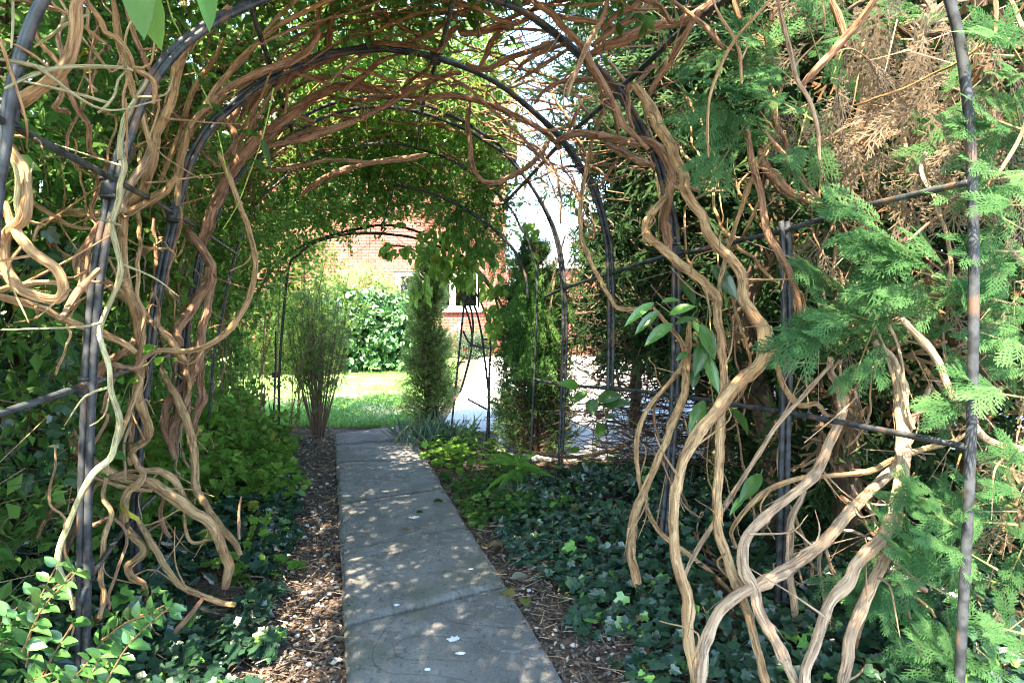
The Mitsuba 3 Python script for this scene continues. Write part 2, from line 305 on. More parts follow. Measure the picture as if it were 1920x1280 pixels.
# ------------------------------------------------------------------ the house
HY = 17.0
def hx(x): return (x - 960) / FOC * HY
def hz(y): return P(960, y, HY)[2]
thing('brick_house', 'red brick house wall with a white framed window beyond the lawn', 'house')
WX0, WX1, WZ0, WZ1 = hx(741), hx(903), hz(581), hz(511)
X0, X1, ZT = -9.0, hx(948), 5.3
m = MB()                                                           # mortar core with the window opening left free
for (a, b, z0, z1) in ((X0, WX0, -.3, ZT), (WX1, X1, -.3, ZT), (WX0, WX1, -.3, WZ0), (WX0, WX1, WZ1, ZT)):
    m.add(*box(((a + b) / 2, HY + .12, (z0 + z1) / 2), (b - a, .2, z1 - z0)))
m.add(*box(((X0 + X1) / 2, HY + 5, ZT / 2), (X1 - X0, .2, ZT))); m.add(*box((X1 - .1, HY + 2.6, ZT / 2), (.2, 4.7, ZT))); m.add(*box((X0 + .1, HY + 2.6, ZT / 2), (.2, 4.7, ZT)))
m.emit('brick_house__wall', 'mortar')
def bricks(xa, xb, za, zb, y, hole, parts, holder, rest, rng):
    out, n = MB(), 0
    for r in range(int((zb - za) / .075)):
        z = za + .0375 + r * .075
        x = xa - (.1125 if r % 2 else 0)
        while x < xb:
            c0, c1 = max(x + .005, xa), min(x + .22, xb); x += .225
            if c1 - c0 < .03: continue
            if hole and c1 > hole[0] and c0 < hole[1] and z + .03 > hole[2] and z - .03 < hole[3]:
                if c0 < hole[0] - .03: c1 = hole[0]
                elif c1 > hole[1] + .03: c0 = hole[1]
                else: continue
            t = rng.random()
            col = np.array([.38, .118, .088]) * (.74 + .42 * t) + np.array([.05, .04, .03]) * rng.random()
            v, f = box(((c0 + c1) / 2, y + rng.random() * .004, z), (c1 - c0, .05, .063))
            px = 960 + (c0 + c1) / 2 / y * FOC; py = 640 - FOC * math.tan(math.atan((z - EYE) / y) + PITCH)
            if n < 290 and any(a <= px <= b and c <= py <= d for a, b, c, d in parts):
                k = numbered(holder + '__brick'); n += 1
                emit(k, v, f, 'matte', False, None, np.repeat(col[None], len(v), 0))
            else: out.add(v, f, col)
    out.emit(rest, 'matte'); labels[rest] = {'kind': 'stuff'}
bricks(X0, X1, -.3, ZT, HY + .005, (WX0, WX1, WZ0, WZ1), [(640, 748, 462, 530), (815, 962, 584, 664)], 'brick_house__wall', 'brick_house__wall__far_bricks', np.random.default_rng(5))
m = MB()
for (a, b, c, d_) in ((X0 - .3, X1 + .3, 0, 0),):
    v = np.array([[a, HY - .35, ZT], [b, HY - .35, ZT], [b, HY + 2.6, ZT + 2.2], [a, HY + 2.6, ZT + 2.2], [a, HY + 5.5, ZT], [b, HY + 5.5, ZT]])
    m.add(v, [[0, 1, 2], [0, 2, 3], [3, 2, 5], [3, 5, 4], [0, 3, 4], [1, 5, 2], [0, 4, 5], [0, 5, 1]])
m.emit('brick_house__roof', 'dark_roof')
v, f = box(((X0 + X1) / 2, HY - .3, ZT - .08), (X1 - X0 + .5, .03, .2)); emit('brick_house__fascia', v, f, 'white_plastic')
def window(key, a, b, z0, z1, y, bars):
    m = MB(); w = .055
    for (c, s_) in (((a + w / 2, z0, z1), 0), ((b - w / 2, z0, z1), 0)):
        m.add(*box((c[0], y + .03, (z0 + z1) / 2), (w, .07, z1 - z0)))
    m.add(*box(((a + b) / 2, y + .03, z0 + w / 2), (b - a - 2 * w, .07, w))); m.add(*box(((a + b) / 2, y + .03, z1 - w / 2), (b - a - 2 * w, .07, w)))
    for x in bars: m.add(*box((x, y + .03, (z0 + z1) / 2), (.07, .066, z1 - z0 - 2 * w)))
    m.emit(key, 'white_plastic')
    xs = [a + w] + list(bars) + [b - w]
    for i in range(len(xs) - 1):
        c0, c1 = xs[i], xs[i + 1]
        m = MB(); g = .035
        for (cx, cz, sx, sz) in (((c0 + c1) / 2, z0 + w + g / 2 + .003, c1 - c0 - .07, g), ((c0 + c1) / 2, z1 - w - g / 2 - .003, c1 - c0 - .07, g), (c0 + .04 + g / 2, (z0 + z1) / 2, g, z1 - z0 - 2 * w - 2 * g - .01), (c1 - .04 - g / 2, (z0 + z1) / 2, g, z1 - z0 - 2 * w - 2 * g - .01)):
            m.add(*box((cx, y + .02, cz), (sx, .05, sz)))
        m.emit(numbered(key + '__sash'), 'white_plastic')
        v = np.array([[c0 + .04, y + .03, z0 + w], [c1 - .04, y + .03, z0 + w], [c1 - .04, y + .03, z1 - w], [c0 + .04, y + .03, z1 - w]])
        emit(numbered(key + '__pane'), v, [[0, 1, 2], [0, 2, 3]], 'pane_glass')
    v, f = box(((a + b) / 2, y - .05, z0 - .03), (b - a + .1, .14, .05)); emit(numbered(key + '__sill'), v, f, 'white_plastic')
window('brick_house__window', WX0, WX1, WZ0, WZ1, HY + .03, [hx(797), hx(849)])
v, f = box((hx(727), HY - .06, hz(471)), (.11, .12, .09)); v2, f2 = box((hx(727), HY - .10, hz(474)), (.17, .05, .10))
MB().add(v, f).add(v2, f2).emit('brick_house__security_lamp', 'metal')
thing('brick_annexe', 'low flat roofed brick annexe with white fascia to the right of the house', 'annexe')
AX0, AX1, AY = hx(948) + .01, 4.6, 16.6
az = lambda y: P(960, y, AY)[2]; ax = lambda x: (x - 960) / FOC * AY
V0, V1, Z0, Z1 = ax(953), ax(1008), az(592), az(521)
m = MB()
for (a, b, z0, z1) in ((AX0, V0, -.3, az(503)), (V1, AX1, -.3, az(503)), (V0, V1, -.3, Z0), (V0, V1, Z1, az(503))):
    m.add(*box(((a + b) / 2, AY + .12, (z0 + z1) / 2), (b - a, .2, z1 - z0)))
m.add(*box(((AX0 + AX1) / 2, AY + 4, 1), (AX1 - AX0, .2, 2.2)))
m.emit('brick_annexe__wall', 'mortar')
bricks(AX0, AX1, -.3, az(503), AY + .005, (V0, V1, Z0, Z1), [], 'brick_annexe__wall', 'brick_annexe__wall__far_bricks', np.random.default_rng(6))
v, f = box(((AX0 + AX1) / 2, AY - .12, az(497.5)), (AX1 - AX0, .04, az(492) - az(504))); emit('brick_annexe__fascia', v, f, 'white_plastic')
v, f = box(((AX0 + AX1) / 2, AY + 2, az(489)), (AX1 - AX0, 4.4, az(485) - az(492) - .004)); emit('brick_annexe__roof', v, f, 'dark_roof')
window('brick_annexe__window', V0, V1, Z0, Z1, AY + .03, [(V0 + V1) / 2])

# ------------------------------------------------------------------ woody climbers: one thing per plant, one part per stem
# each stem: width in pixels, distance ahead at its first and last point, bark tone, then the course of its axis
CLIMBERS = [
 ('pale thick climbing vine coiled in a shaggy loop beside the left edge hoop', [
  (21, 1.70, 1.72, 1, '165 -60 150 0 145 35 138 70 129 105 110 133 87 159 59 180 35 199 8 222 0 252 19 280 35 299 47 327 50 362 50 392 42 413 23 425 7 444 5 467 14 502 28 526 52 545 82 559 105 562 116 545 110 519 94 498 70 477 47 453 28 430 14 416 2 380'),
  (12, 1.66, 1.72, 2, '20 300 28 318 35 350 35 385 40 411 36 440'),
  (11, 1.76, 1.84, 1, '-40 575 0 544 33 537 67 530 100 530 118 540'),
  (15, 1.85, 2.25, 1, '-60 545 0 557 35 566 67 574 117 594 160 612 193 624 233 644 252 660'),
  (14, 1.85, 2.0, 0, '112 600 123 580 143 550 167 527 190 505'),
 ]),
 ('tan climbing vine sweeping in a wide curl behind the nearest left post', [
  (15, 2.35, 2.95, 1, '330 330 312 355 293 367 270 383 246 395 220 400 194 402 152 399 117 399 98 411 91 432 96 456 112 474 141 488 169 507 204 533 234 559 277 597 327 644 350 680'),
  (9, 2.2, 2.2, 1, '66 453 68 432 80 413 94 409 112 405'),
  (14, 2.3, 2.4, 0, '200 395 187 420 164 456 145 484 152 514 159 538 171 549'),
  (8, 2.3, 2.5, 1, '15 352 60 378 110 410 135 424 175 430'),
 ]),
 ('stout golden brown climbing vine rising beside the nearest left post', [
  (16, 2.25, 2.75, 1, '430 10 398 49 365 75 337 117 326 152 319 187 307 222 293 253 290 280 286 308 274 343 262 364 241 381 232 404 230 444 230 491 237 526 246 560 255 595 262 630 265 661 266 690 259 733 262 754 271 778 278 806 271 825 252 841 245 860 250 870'),
  (12, 2.2, 2.3, 1, '205 -40 211 0 218 35 225 75 234 105 241 141 251 173 264 205 270 234 281 262 287 284'),
  (15, 2.35, 2.3, 3, '283 262 270 303 251 334 236 372 232 400'),
  (13, 2.6, 2.5, 0, '205 676 217 672 240 654 252 637'), (12, 2.55, 2.6, 0, '205 690 212 682 240 691 264 687 269 672 285 660'),
  (10, 2.75, 2.8, 0, '268 705 245 752 250 783 248 818 245 853 248 866'),
  (17, 2.65, 2.75, 0, '240 660 201 677 182 705 165 745 145 765 127 790 135 818 142 841 150 870'),
  (11, 2.75, 2.7, 0, '122 835 123 870 140 886 165 892'),
  (14, 2.7, 2.75, 1, '247 850 257 876 267 886 262 905 243 918 234 946 233 980 247 1006 267 1023 268 1037 250 1052 240 1060 247 1080 267 1096 272 1120 267 1136'),
 ]),
 ('smooth pale greenish shoot winding down in front of the nearest left post', [
  (10.5, 1.95, 1.9, 2, '276 142 267 162 253 183 237 215 230 246 228 300 231 292 232 315 223 343 221 374 215 397 210 420 215 444 223 474 227 495 223 526 206 561 189 605 187 628 198 658 208 691 210 724 219 766 222 790 215 825 207 860 180 883 150 933 120 996 107 1040 110 1066 130 1100 140 1140'),
 ]),
 ('slim tan shoots crossing in front of the top left hoop', [
  (10, 1.72, 1.85, 1, '155 -40 162 0 173 19 187 40 197 61 218 73 234 91 245 112 248 126 269 138 286 152 292 171 290 196'),
  (9, 1.48, 1.78, 2, '5 166 47 148 94 133 140 126 187 125 234 126 247 132'),
  (9, 1.42, 1.6, 2, '-50 104 0 110 35 117 70 126 94 132'), (6, 1.44, 1.6, 1, '-40 60 0 73 35 87 70 108 94 128'),
  (6, 1.78, 1.76, 2, '238 134 228 140 218 150 215 173 206 194 187 213'), (6, 1.78, 1.78, 1, '239 142 236 165 234 183 232 207'),
  (5, 1.82, 1.9, 2, '250 132 256 145 262 160'), (8, 1.8, 1.75, 2, '60 87 105 59 131 45 169 30'), (7, 1.75, 1.8, 1, '95 0 105 12 131 30 164 56 198 82'),
  (6, 1.5, 1.5, 2, '21 -30 21 0 20 47 22 91'), (4, 1.9, 1.9, 0, '182 45 178 59 171 105 172 152 177 184'), (9, 2.1, 2.2, 0, '225 -30 245 40 256 74 265 94 276 122 288 140 296 165'),
 ]),
 ('braided reddish climbing vine twined thickly round the third left post', [
  (20, 3.3, 3.35, 0, '560 205 525 232 494 254 473 270 440 310 422 338 405 380 398 400 387 430 376 465'),
  (16, 3.3, 3.2, 0, '345 405 350 427 367 454 387 477 397 510 393 544 387 577 380 627 377 660 367 694 347 720 320 747 310 770 310 804 323 834 330 860'),
  (18, 3.25, 3.2, 0, '392 500 383 537 360 577 337 614 333 632 338 650'),
  (14, 3.2, 3.0, 1, '302 690 310 707 330 740 347 777 357 817 363 854 367 913 390 950 413 986 437 1010 450 1042'),
  (14, 3.25, 3.2, 0, '372 640 367 660 360 700 350 747 333 777 322 810 318 850'), (14, 3.35, 3.3, 0, '378 680 373 704 380 744 373 766 362 800'),
  (12, 3.25, 3.2, 0, '345 655 343 690 352 720 345 760 330 790 325 830'), (8, 3.2, 3.2, 1, '355 650 350 690 356 730 340 770'),
 ]),
 ('slender brown climbing vine hugging the second left post', [
  (12, 2.95, 2.9, 0, '600 60 586 85 569 103 534 120 499 131 464 146 431 162 412 178 382 206 361 232 347 267 337 303 333 339 337 374 337 409 330 444 321 479 312 514 305 540'),
  (12, 2.85, 2.9, 1, '358 228 347 267 336 310 334 350 336 385 340 410'), (10, 2.95, 2.9, 0, '290 410 290 430 293 460 290 520 283 577 280 610'), (6, 2.8, 2.85, 0, '290 545 300 577 297 607 290 625'),
  (9, 3.0, 2.95, 0, '262 480 280 462 300 448 320 446'), (5, 2.8, 2.8, 1, '236 446 262 460 290 466 316 466 328 480'),
 ]),
 ('single tan vine hanging in a big open loop at the left', [
  (10, 2.75, 2.6, 1, '408 285 427 327 443 367 463 420 477 467 480 500 473 537 457 577 427 620 390 647 350 658 307 657 280 661 262 672'),
 ]),
 ('cut brown vine stems sprawling over the ivy near the left posts', [
  (19, 2.72, 2.85, 1, '140 845 170 860 200 883 233 896 277 905 300 916 333 936 360 956 393 980 407 1003 420 1040 427 1070 423 1102'),
  (13, 2.8, 2.85, 1, '262 880 273 881 300 883 323 900 340 926 347 940'), (9, 2.7, 2.75, 1, '165 893 207 906 240 916 287 919'), (9, 2.7, 2.75, 0, '168 918 207 896 240 883 267 884'),
  (13, 2.72, 2.6, 1, '258 975 263 986 287 1026 317 1070 347 1100 387 1120 420 1133 438 1134'), (11, 2.62, 2.4, 0, '381 1118 353 1156 317 1197 290 1232 255 1262'),
  (11, 2.6, 2.6, 0, '67 1010 83 973 110 946 140 935'), (10, 2.9, 2.9, 0, '310 925 305 945 302 963 310 996 318 1010'), (7, 2.85, 2.85, 1, '343 950 350 993 363 1016 397 1010'),
  (8, 2.6, 2.55, 1, '195 1070 193 1110 188 1150'), (7, 2.9, 2.88, 0, '452 930 447 960 450 1010'),
 ]),
 ('tangled reddish climbing vine sprawling over the crown of the second hoop', [
  (10, 3.25, 3.35, 0, '440 240 448 230 455 211 473 185 511 160 558 141 607 115 654 96 701 82 747 84 794 90 822 97'),
  (14, 3.2, 3.3, 0, '440 290 440 250 426 230 440 211 445 192 455 167 473 148 500 130 545 112'),
  (9, 3.1, 3.2, 0, '595 -30 600 0 597 42 590 70 567 98 537 117 500 140'), (10, 3.1, 3.25, 0, '634 -30 630 0 623 42 616 82 612 114'),
  (7, 3.2, 3.2, 0, '545 72 560 66 590 56 619 37 649 16 685 -10'), (8, 3.2, 3.25, 0, '670 8 682 16 710 30 738 42 766 59 796 67'), (9, 3.25, 3.2, 0, '765 78 775 77 806 66 834 42 865 21 900 5'),
  (5, 3.1, 3.2, 0, '695 -20 700 0 719 23 742 45'), (6, 3.2, 3.3, 0, '748 -20 747 0 740 35 733 64'), (7, 3.3, 3.3, 0, '674 -10 677 7 686 40 698 74'),
  (6, 3.3, 3.35, 3, '600 160 612 155 637 138 672 112 705 89 729 68 754 66 777 78'), (9, 3.45, 3.45, 0, '748 102 740 105 712 117 689 136 665 152 640 175'),
  (7, 3.4, 3.5, 0, '650 124 663 129 691 134 724 148 747 156 735 172'), (6, 3.25, 3.3, 0, '534 136 539 162 537 192 530 222 512 250'), (6, 3.4, 3.4, 0, '500 230 506 216 522 206 538 212 545 228'),
  (8, 3.2, 3.3, 0, '500 134 530 130 560 140 590 150 620 158'), (9, 3.3, 3.4, 0, '470 150 490 170 470 200 480 230 465 260'), (10, 3.0, 3.05, 1, '420 70 400 110 372 150 355 190 340 250 318 300 300 340'),
 ]),
 ('rust brown climbing vine stretched across the crown of the third hoop', [
  (15, 3.45, 3.6, 0, '430 330 440 314 473 281 504 256 525 232 546 211 581 188 628 164 663 160 698 167 720 172'),
  (11, 3.4, 3.7, 0, '460 285 494 274 534 267 581 258 628 242 675 223 700 210 724 197 759 173 794 157 841 141 864 138'),
  (12, 3.6, 3.65, 0, '540 222 560 211 590 183 626 166 654 162 700 169 735 165'), (8, 3.5, 3.55, 0, '565 138 583 145 630 141 665 150 700 162 745 179'),
  (9, 3.7, 3.75, 0, '510 290 540 260 575 248 610 240'), (8, 3.75, 3.7, 0, '595 170 640 185 690 188 740 180 790 183'), (8, 3.7, 3.75, 0, '752 208 770 200 788 180 800 165'),
  (9, 3.7, 3.7, 0, '622 212 640 218 665 222 680 220'), (9, 3.55, 3.6, 0, '548 215 570 222 592 231'), (7, 3.7, 3.8, 0, '490 320 520 318 560 312 600 302 640 300 700 305 760 300 800 290'),
  (10, 4.1, 4.2, 0, '560 370 600 340 650 318 700 305 760 296 800 288'), (7, 4.2, 4.2, 0, '420 330 470 318 540 312 570 308'),
 ]),
 ('red brown climbing vine sprawling above the right shoulder of the second hoop', [
  (11, 3.25, 3.3, 0, '820 98 829 89 843 59 860 52 868 64 911 59 958 47 1000 30'), (9, 3.3, 3.3, 0, '960 40 947 49 921 77 911 103 900 125'), (9, 3.2, 3.2, 0, '884 0 888 14 895 47 900 70'),
  (9, 3.1, 3.15, 0, '790 16 800 8 820 -10'), (9, 3.2, 3.3, 0, '795 14 815 18 841 21 872 26 900 30'), (11, 3.4, 3.45, 0, '872 118 883 124 911 129 935 119 958 108 1000 95 1050 75'),
  (6, 3.5, 3.8, 0, '840 140 858 152 888 173 911 197 935 218 958 237 999 279 1030 310'), (11, 3.6, 3.9, 0, '780 190 801 185 841 180 881 185 923 197 958 211 1010 241 1034 260 1050 280'),
  (9, 3.9, 3.95, 0, '882 180 880 200 876 234 882 267 887 310 903 337 930 343 960 330 993 310 1017 283 1033 257'), (8, 3.35, 3.4, 0, '960 140 985 115 1010 100 1050 85 1075 75'),
  (7, 3.4, 3.4, 0, '965 155 1000 135 1045 105 1075 85'), (10, 3.2, 3.2, 0, '940 5 965 10 995 2 1015 -20'), (7, 3.6, 3.7, 0, '820 100 800 130 770 150 745 175'), (6, 3.6, 3.6, 0, '760 130 790 140 830 150 850 165'),
  (8, 3.5, 3.5, 0, '1001 195 1020 171 1043 157 1071 150 1118 150 1139 155 1172 158'), (5, 3.4, 3.5, 0, '985 225 1005 240 1030 245 1060 240'),
 ]),
 ('long straight red brown vine slanting down over the right shoulder of the first hoop', [
  (12, 2.9, 3.05, 0, '985 -40 999 0 1017 14 1038 30 1057 52 1080 77 1099 101 1113 126 1132 159 1146 185 1160 213 1174 239 1188 251 1202 268 1215 280'),
  (9, 2.8, 2.95, 3, '1142 -30 1139 0 1134 23 1118 54 1099 89 1085 124 1071 155 1064 182'), (10, 2.95, 2.95, 0, '1030 20 1038 26 1071 35 1116 42 1150 48'), (10, 3.15, 3.1, 0, '1182 158 1177 166 1177 187 1177 211 1186 240'),
  (8, 3.1, 3.1, 0, '1175 175 1185 165 1198 150 1212 136 1230 120'), (15, 2.95, 2.85, 0, '1128 60 1141 43 1158 26 1188 12 1215 -15'), (12, 3.0, 2.9, 0, '1112 86 1116 82 1146 59 1186 35 1209 16 1240 -10'),
 ]),
 ('thick orange brown vine limb crossing high above the right shoulder of the tunnel', [
  (18, 3.05, 2.75, 0, '1100 105 1116 98 1141 87 1174 73 1209 56 1244 45 1275 40 1303 28 1345 0 1380 -30'),
 ]),
 ('massive twisting orange brown vine trunk climbing the right side from the ivy', [
  (21, 2.95, 1.93, 1, '1188 158 1197 170 1209 187 1223 211 1235 234 1246 255 1258 275 1270 300 1281 330 1288 358 1297 383 1316 403 1321 426 1335 445 1351 466 1377 490 1392 523 1395 564 1414 590 1432 619 1434 656 1421 689 1388 715 1362 745 1340 771 1314 804 1292 845 1273 895 1264 950 1263 1008 1271 1057 1285 1103 1291 1146 1291 1195 1298 1241 1308 1285 1312 1320 1319 1430'),
  (13, 2.75, 3.0, 0, '1310 20 1275 82 1254 117 1238 141 1221 169 1214 190'), (15, 3.1, 3.2, 0, '1195 258 1225 267 1241 285 1253 311 1260 339 1255 367 1248 398 1248 426 1253 461 1259 482'),
 ]),
 ('pair of tan vine stems crossing in the middle of the right side lattice', [
  (16, 3.1, 1.93, 1, '1250 365 1239 379 1220 403 1209 424 1211 445 1237 461 1266 486 1296 512 1325 538 1344 564 1347 604 1355 641 1358 686 1357 723 1353 760 1349 834 1349 880 1347 909 1345 958 1347 998 1360 1037 1376 1083 1393 1123 1406 1162 1416 1205 1429 1247 1440 1285 1446 1320 1457 1430'),
  (9, 2.7, 2.9, 1, '1450 255 1438 278 1415 325 1391 386 1375 433 1362 471 1351 523 1347 551'), (9, 3.1, 3.0, 1, '1225 575 1240 593 1255 612 1272 632 1281 649 1281 678 1266 704 1240 734 1214 767 1198 808 1194 852 1198 900 1212 952 1229 988 1255 1014 1288 1037 1321 1063 1353 1090 1378 1118'),
  (15, 3.05, 2.9, 1, '1292 600 1290 640 1288 686 1285 730 1273 767 1255 811 1237 852 1212 909 1193 955 1184 998 1184 1040 1196 1090 1212 1132 1237 1177'),
 ]),
 ('thin tan vine rod hooked beside the right leg of the second hoop', [
  (9, 3.55, 3.3, 1, '1112 255 1108 271 1101 311 1092 356 1088 403 1089 438 1100 475 1122 519 1144 556 1159 577 1185 580 1222 578'),
  (15, 3.6, 3.25, 0, '1040 268 1062 256 1085 250 1120 254 1160 262 1205 270'), (14, 3.5, 3.2, 0, '1138 270 1165 284 1195 299 1225 311'), (7, 3.5, 3.5, 0, '1106 270 1108 285 1114 302'),
  (7, 3.8, 3.9, 0, '1096 185 1080 215 1065 250'), (6, 3.6, 3.7, 0, '1170 285 1150 310 1135 335 1122 355'), (9, 3.5, 3.6, 0, '1130 205 1120 230 1115 255'),
 ]),
 ('pale grey brown vine with a long diagonal stem crossing low at the right', [
  (21, 2.45, 1.93, 3, '1700 845 1682 873 1642 913 1603 952 1564 995 1527 1027 1478 1063 1429 1093 1386 1116 1353 1146 1331 1185 1317 1231 1313 1285 1314 1320 1315 1430'),
  (19, 2.55, 1.93, 3, '1555 670 1560 695 1576 723 1580 759 1569 802 1551 838 1537 868 1515 902 1478 935 1432 972 1403 1001 1391 1034 1396 1070 1413 1103 1426 1146 1449 1191 1475 1237 1492 1285 1505 1320 1529 1430'),
  (10, 2.3, 2.5, 1, '1820 808 1790 828 1750 838 1700 850 1662 866 1626 883 1544 893 1498 898 1445 916 1406 945 1383 972 1370 998 1380 1026'),
  (9, 2.5, 2.6, 3, '1563 675 1544 698 1501 745 1454 799 1418 858 1380 919 1347 968 1311 1021 1291 1057 1284 1080'), (10, 2.65, 2.6, 1, '1456 640 1455 665 1457 687 1472 731 1501 759 1533 756 1551 781 1562 800'),
 ]),
 ('stout grey brown vine trunk with a kink at the lower right beside the conifer', [
  (22, 2.4, 1.93, 3, '1640 640 1666 666 1687 709 1691 745 1687 788 1695 831 1693 893 1682 949 1662 998 1626 1034 1600 1060 1590 1090 1560 1123 1547 1155 1531 1208 1514 1254 1508 1285 1500 1320 1484 1430'),
  (21, 2.3, 1.93, 3, '1688 960 1662 1044 1642 1083 1616 1145 1593 1205 1579 1280 1572 1320 1560 1430'), (8, 2.35, 2.3, 1, '1650 1120 1623 1155 1603 1214 1590 1260'), (13, 2.6, 2.5, 3, '1510 915 1504 935 1485 975 1480 1040 1481 1090 1488 1132 1498 1188 1500 1232'),
  (14, 2.15, 2.05, 3, '1690 596 1709 616 1745 652 1763 687 1781 734 1806 774 1838 813 1867 831 1917 842 1960 850'), (12, 2.45, 2.4, 3, '1745 720 1725 760 1705 800 1698 830'),
 ]),
 ('upright orange brown vine stem passing in front of the right upper rail', [
  (14, 2.65, 2.6, 0, '1400 240 1405 269 1412 311 1424 356 1434 403 1440 443 1461 479 1483 519 1497 562 1500 590'),
  (18, 2.75, 2.6, 0, '1425 280 1432 305 1455 335 1480 360 1540 383 1570 400'), (8, 2.5, 2.45, 0, '1436 245 1443 257 1480 300 1513 347 1547 390'),
 ]),
 ('bare tan vine stems hanging over the conifer at the upper right', [
  (15, 2.15, 2.3, 0, '1665 -40 1640 0 1613 40 1580 77 1547 113 1513 147 1500 165'), (8, 2.05, 2.15, 3, '1452 -40 1460 0 1477 67 1493 147 1513 183 1530 233 1538 299'), (6, 2.1, 2.2, 1, '1448 -20 1443 0 1380 73 1347 133 1327 200 1328 295'),
  (6, 2.2, 2.2, 1, '1335 0 1347 27 1380 73 1390 113 1390 158'), (14, 2.4, 2.4, 0, '1545 -30 1557 0 1580 57 1590 90'), (16, 2.6, 2.6, 0, '1372 -30 1377 0 1386 40'), (8, 2.0, 2.0, 0, '1862 -30 1863 0 1865 68'), (5, 2.1, 2.1, 1, '1540 0 1543 25 1546 50'),
 ]),
]
RV = np.random.default_rng(21)
def shag(m, p, r, tone, count, rng):
    """loose strips of peeling bark"""
    for _ in range(count):
        i = rng.integers(2, max(3, len(p) - 8)); L = rng.integers(3, 9)
        q = p[i:i + L]
        if len(q) < 3: continue
        d = unit(rng.normal(size=3)); t = unit(q[-1] - q[0]); d = unit(d - t * (d @ t)); s_ = np.cross(t, d)
        lift = np.linspace(0, 1, len(q)) ** 1.6 * r[i] * rng.uniform(.3, 1.6)
        c = q + d * (r[i] * 1.02 + lift)[:, None]
        w = r[i] * rng.uniform(.10, .3) * np.linspace(1, .25, len(q))[:, None]
        v = np.empty((len(q), 2, 3)); v[:, 0] = c - s_ * w; v[:, 1] = c + s_ * w
        k = np.arange(len(q) - 1) * 2
        f = np.vstack([np.stack([k, k + 1, k + 3], 1), np.stack([k, k + 3, k + 2], 1)])
        uv = np.stack([np.full(2 * len(q), tone + rng.uniform(.1, .9)), np.repeat(np.linspace(0, .1, len(q)) + rng.random(), 2)], 1)
        m.add(v.reshape(-1, 3), f, None, uv)
def stem_mesh(pts, w, d0, d1, tone, seed, rng, wob=1.0):
    q = np.asarray(pts, float)
    L = np.concatenate([[0], np.cumsum(np.hypot(*np.diff(q, axis=0).T))]); L /= L[-1]
    dd = d0 + (d1 - d0) * L
    p3 = np.array([P(x, y, Y) for (x, y), Y in zip(q, dd)])
    rad = w / 2 / FOC * dd
    c = spline(np.column_stack([p3, rad]), .018)
    p, r = c[:, :3], c[:, 3]
    s = np.linspace(0, 1, len(p))
    ph = rng.uniform(0, 6.28, 3)
    p = p + np.array([0, 1, 0]) * (np.sin(s * len(q) * .9 + ph[0]) * .007 * wob)[:, None]
    p = p + (meshkit.fbm(np.stack([p[:, 0] * 14, p[:, 1] * 14 + seed, p[:, 2] * 14], -1), 2, seed)[:, None] - .5) * r[:, None] * .9 * np.array([1, 0, .5])
    r = r * np.minimum(1, np.minimum(.55 + .075 * np.arange(len(r)), .7 + .06 * np.arange(len(r))[::-1]))
    r = r * (.86 + .3 * meshkit.noise(np.stack([s * len(p) * .09, 0 * s + seed, 0 * s], -1)))
    along = np.concatenate([[0], np.cumsum(np.linalg.norm(np.diff(p, axis=0), axis=1))])
    for _ in range(int(along[-1] / .16)):                            # knots and old side-shoot scars
        r = r * (1 + rng.uniform(.06, .30) * np.exp(-((along - rng.uniform(0, along[-1])) / rng.uniform(.008, .022)) ** 2))
    m = MB()
    v, f, uv = tube(p, r, 12 if w > 11 else 8, .26, tone, seed); m.add(v, f, None, uv)
    if w > 8: shag(m, p, r, tone, int(len(p) * (.10 if w > 12 else .045)), rng)
    return m
def roof_mat(n, rng):
    out = []
    for _ in range(n):
        y0 = rng.uniform(2.6, 4.9); a0 = rng.uniform(math.pi * .28, math.pi * .75); span = rng.uniform(.5, 1.5) * rng.choice([-1, 1]); dy = rng.uniform(-.6, .6); ph = rng.uniform(0, 6.28); k_ = rng.uniform(1.0, 1.13)
        s = np.linspace(0, 1, 9); a = np.clip(a0 + span * s, math.pi * .12, math.pi * .82); y = y0 + dy * s + .08 * np.sin(s * 7 + ph)
        xl, xr, zr = LWX(y), RWX(y), ROOF(y); xc, A = (xl + xr) / 2, (xr - xl) / 2
        kk = k_ + .05 * np.sin(s * 5 + ph * 2)
        out.append((np.column_stack([xc + A * kk * np.cos(a), y, zr - A + A * kk * np.sin(a)]), rng.uniform(.0035, .011)))
    return out
LWX = lambda Y: np.interp(Y, [-2, 2.05, 4.4, 6.3, 9], [-.9, -1.25, -1.86, -2.17, -2.6])
RWX = lambda Y: np.interp(Y, [-2, 2.0, 3.4, 4.85, 6.2], [1.6, 1.35, .85, .45, .1])
ROOF = lambda Y: np.interp(Y, [0, 4, 5, 6.3, 9], [2.62, 2.58, 2.42, 2.02, 1.95])
k = thing('climbing_vine', 'mat of interwoven thin brown vine stems lying over the hoops of the roof', 'vine')
for i, (q, r) in enumerate(roof_mat(48, RV)):
    c = spline(q, .03); r_ = r * (.8 + .4 * meshkit.noise(np.stack([np.arange(len(c)) * .2, 0 * c[:, 0] + i, 0 * c[:, 0]], -1)))
    c = c + (meshkit.fbm(c * 5 + i, 2, i)[:, None] - .5) * [.10, .05, .10]
    m = MB(); v, f, uv = tube(c, r_, 7, .25, int(RV.choice([0, 0, 3, 1])), 900 + i); m.add(v, f, None, uv)
    if r > .007: shag(m, c, r_, 0, 3, RV)
    m.emit(numbered(k + '__stem'), 'bark', True)
k = thing('climbing_vine', 'loose curtain of thin brown vine stems trailing down the left wall of the tunnel', 'vine')
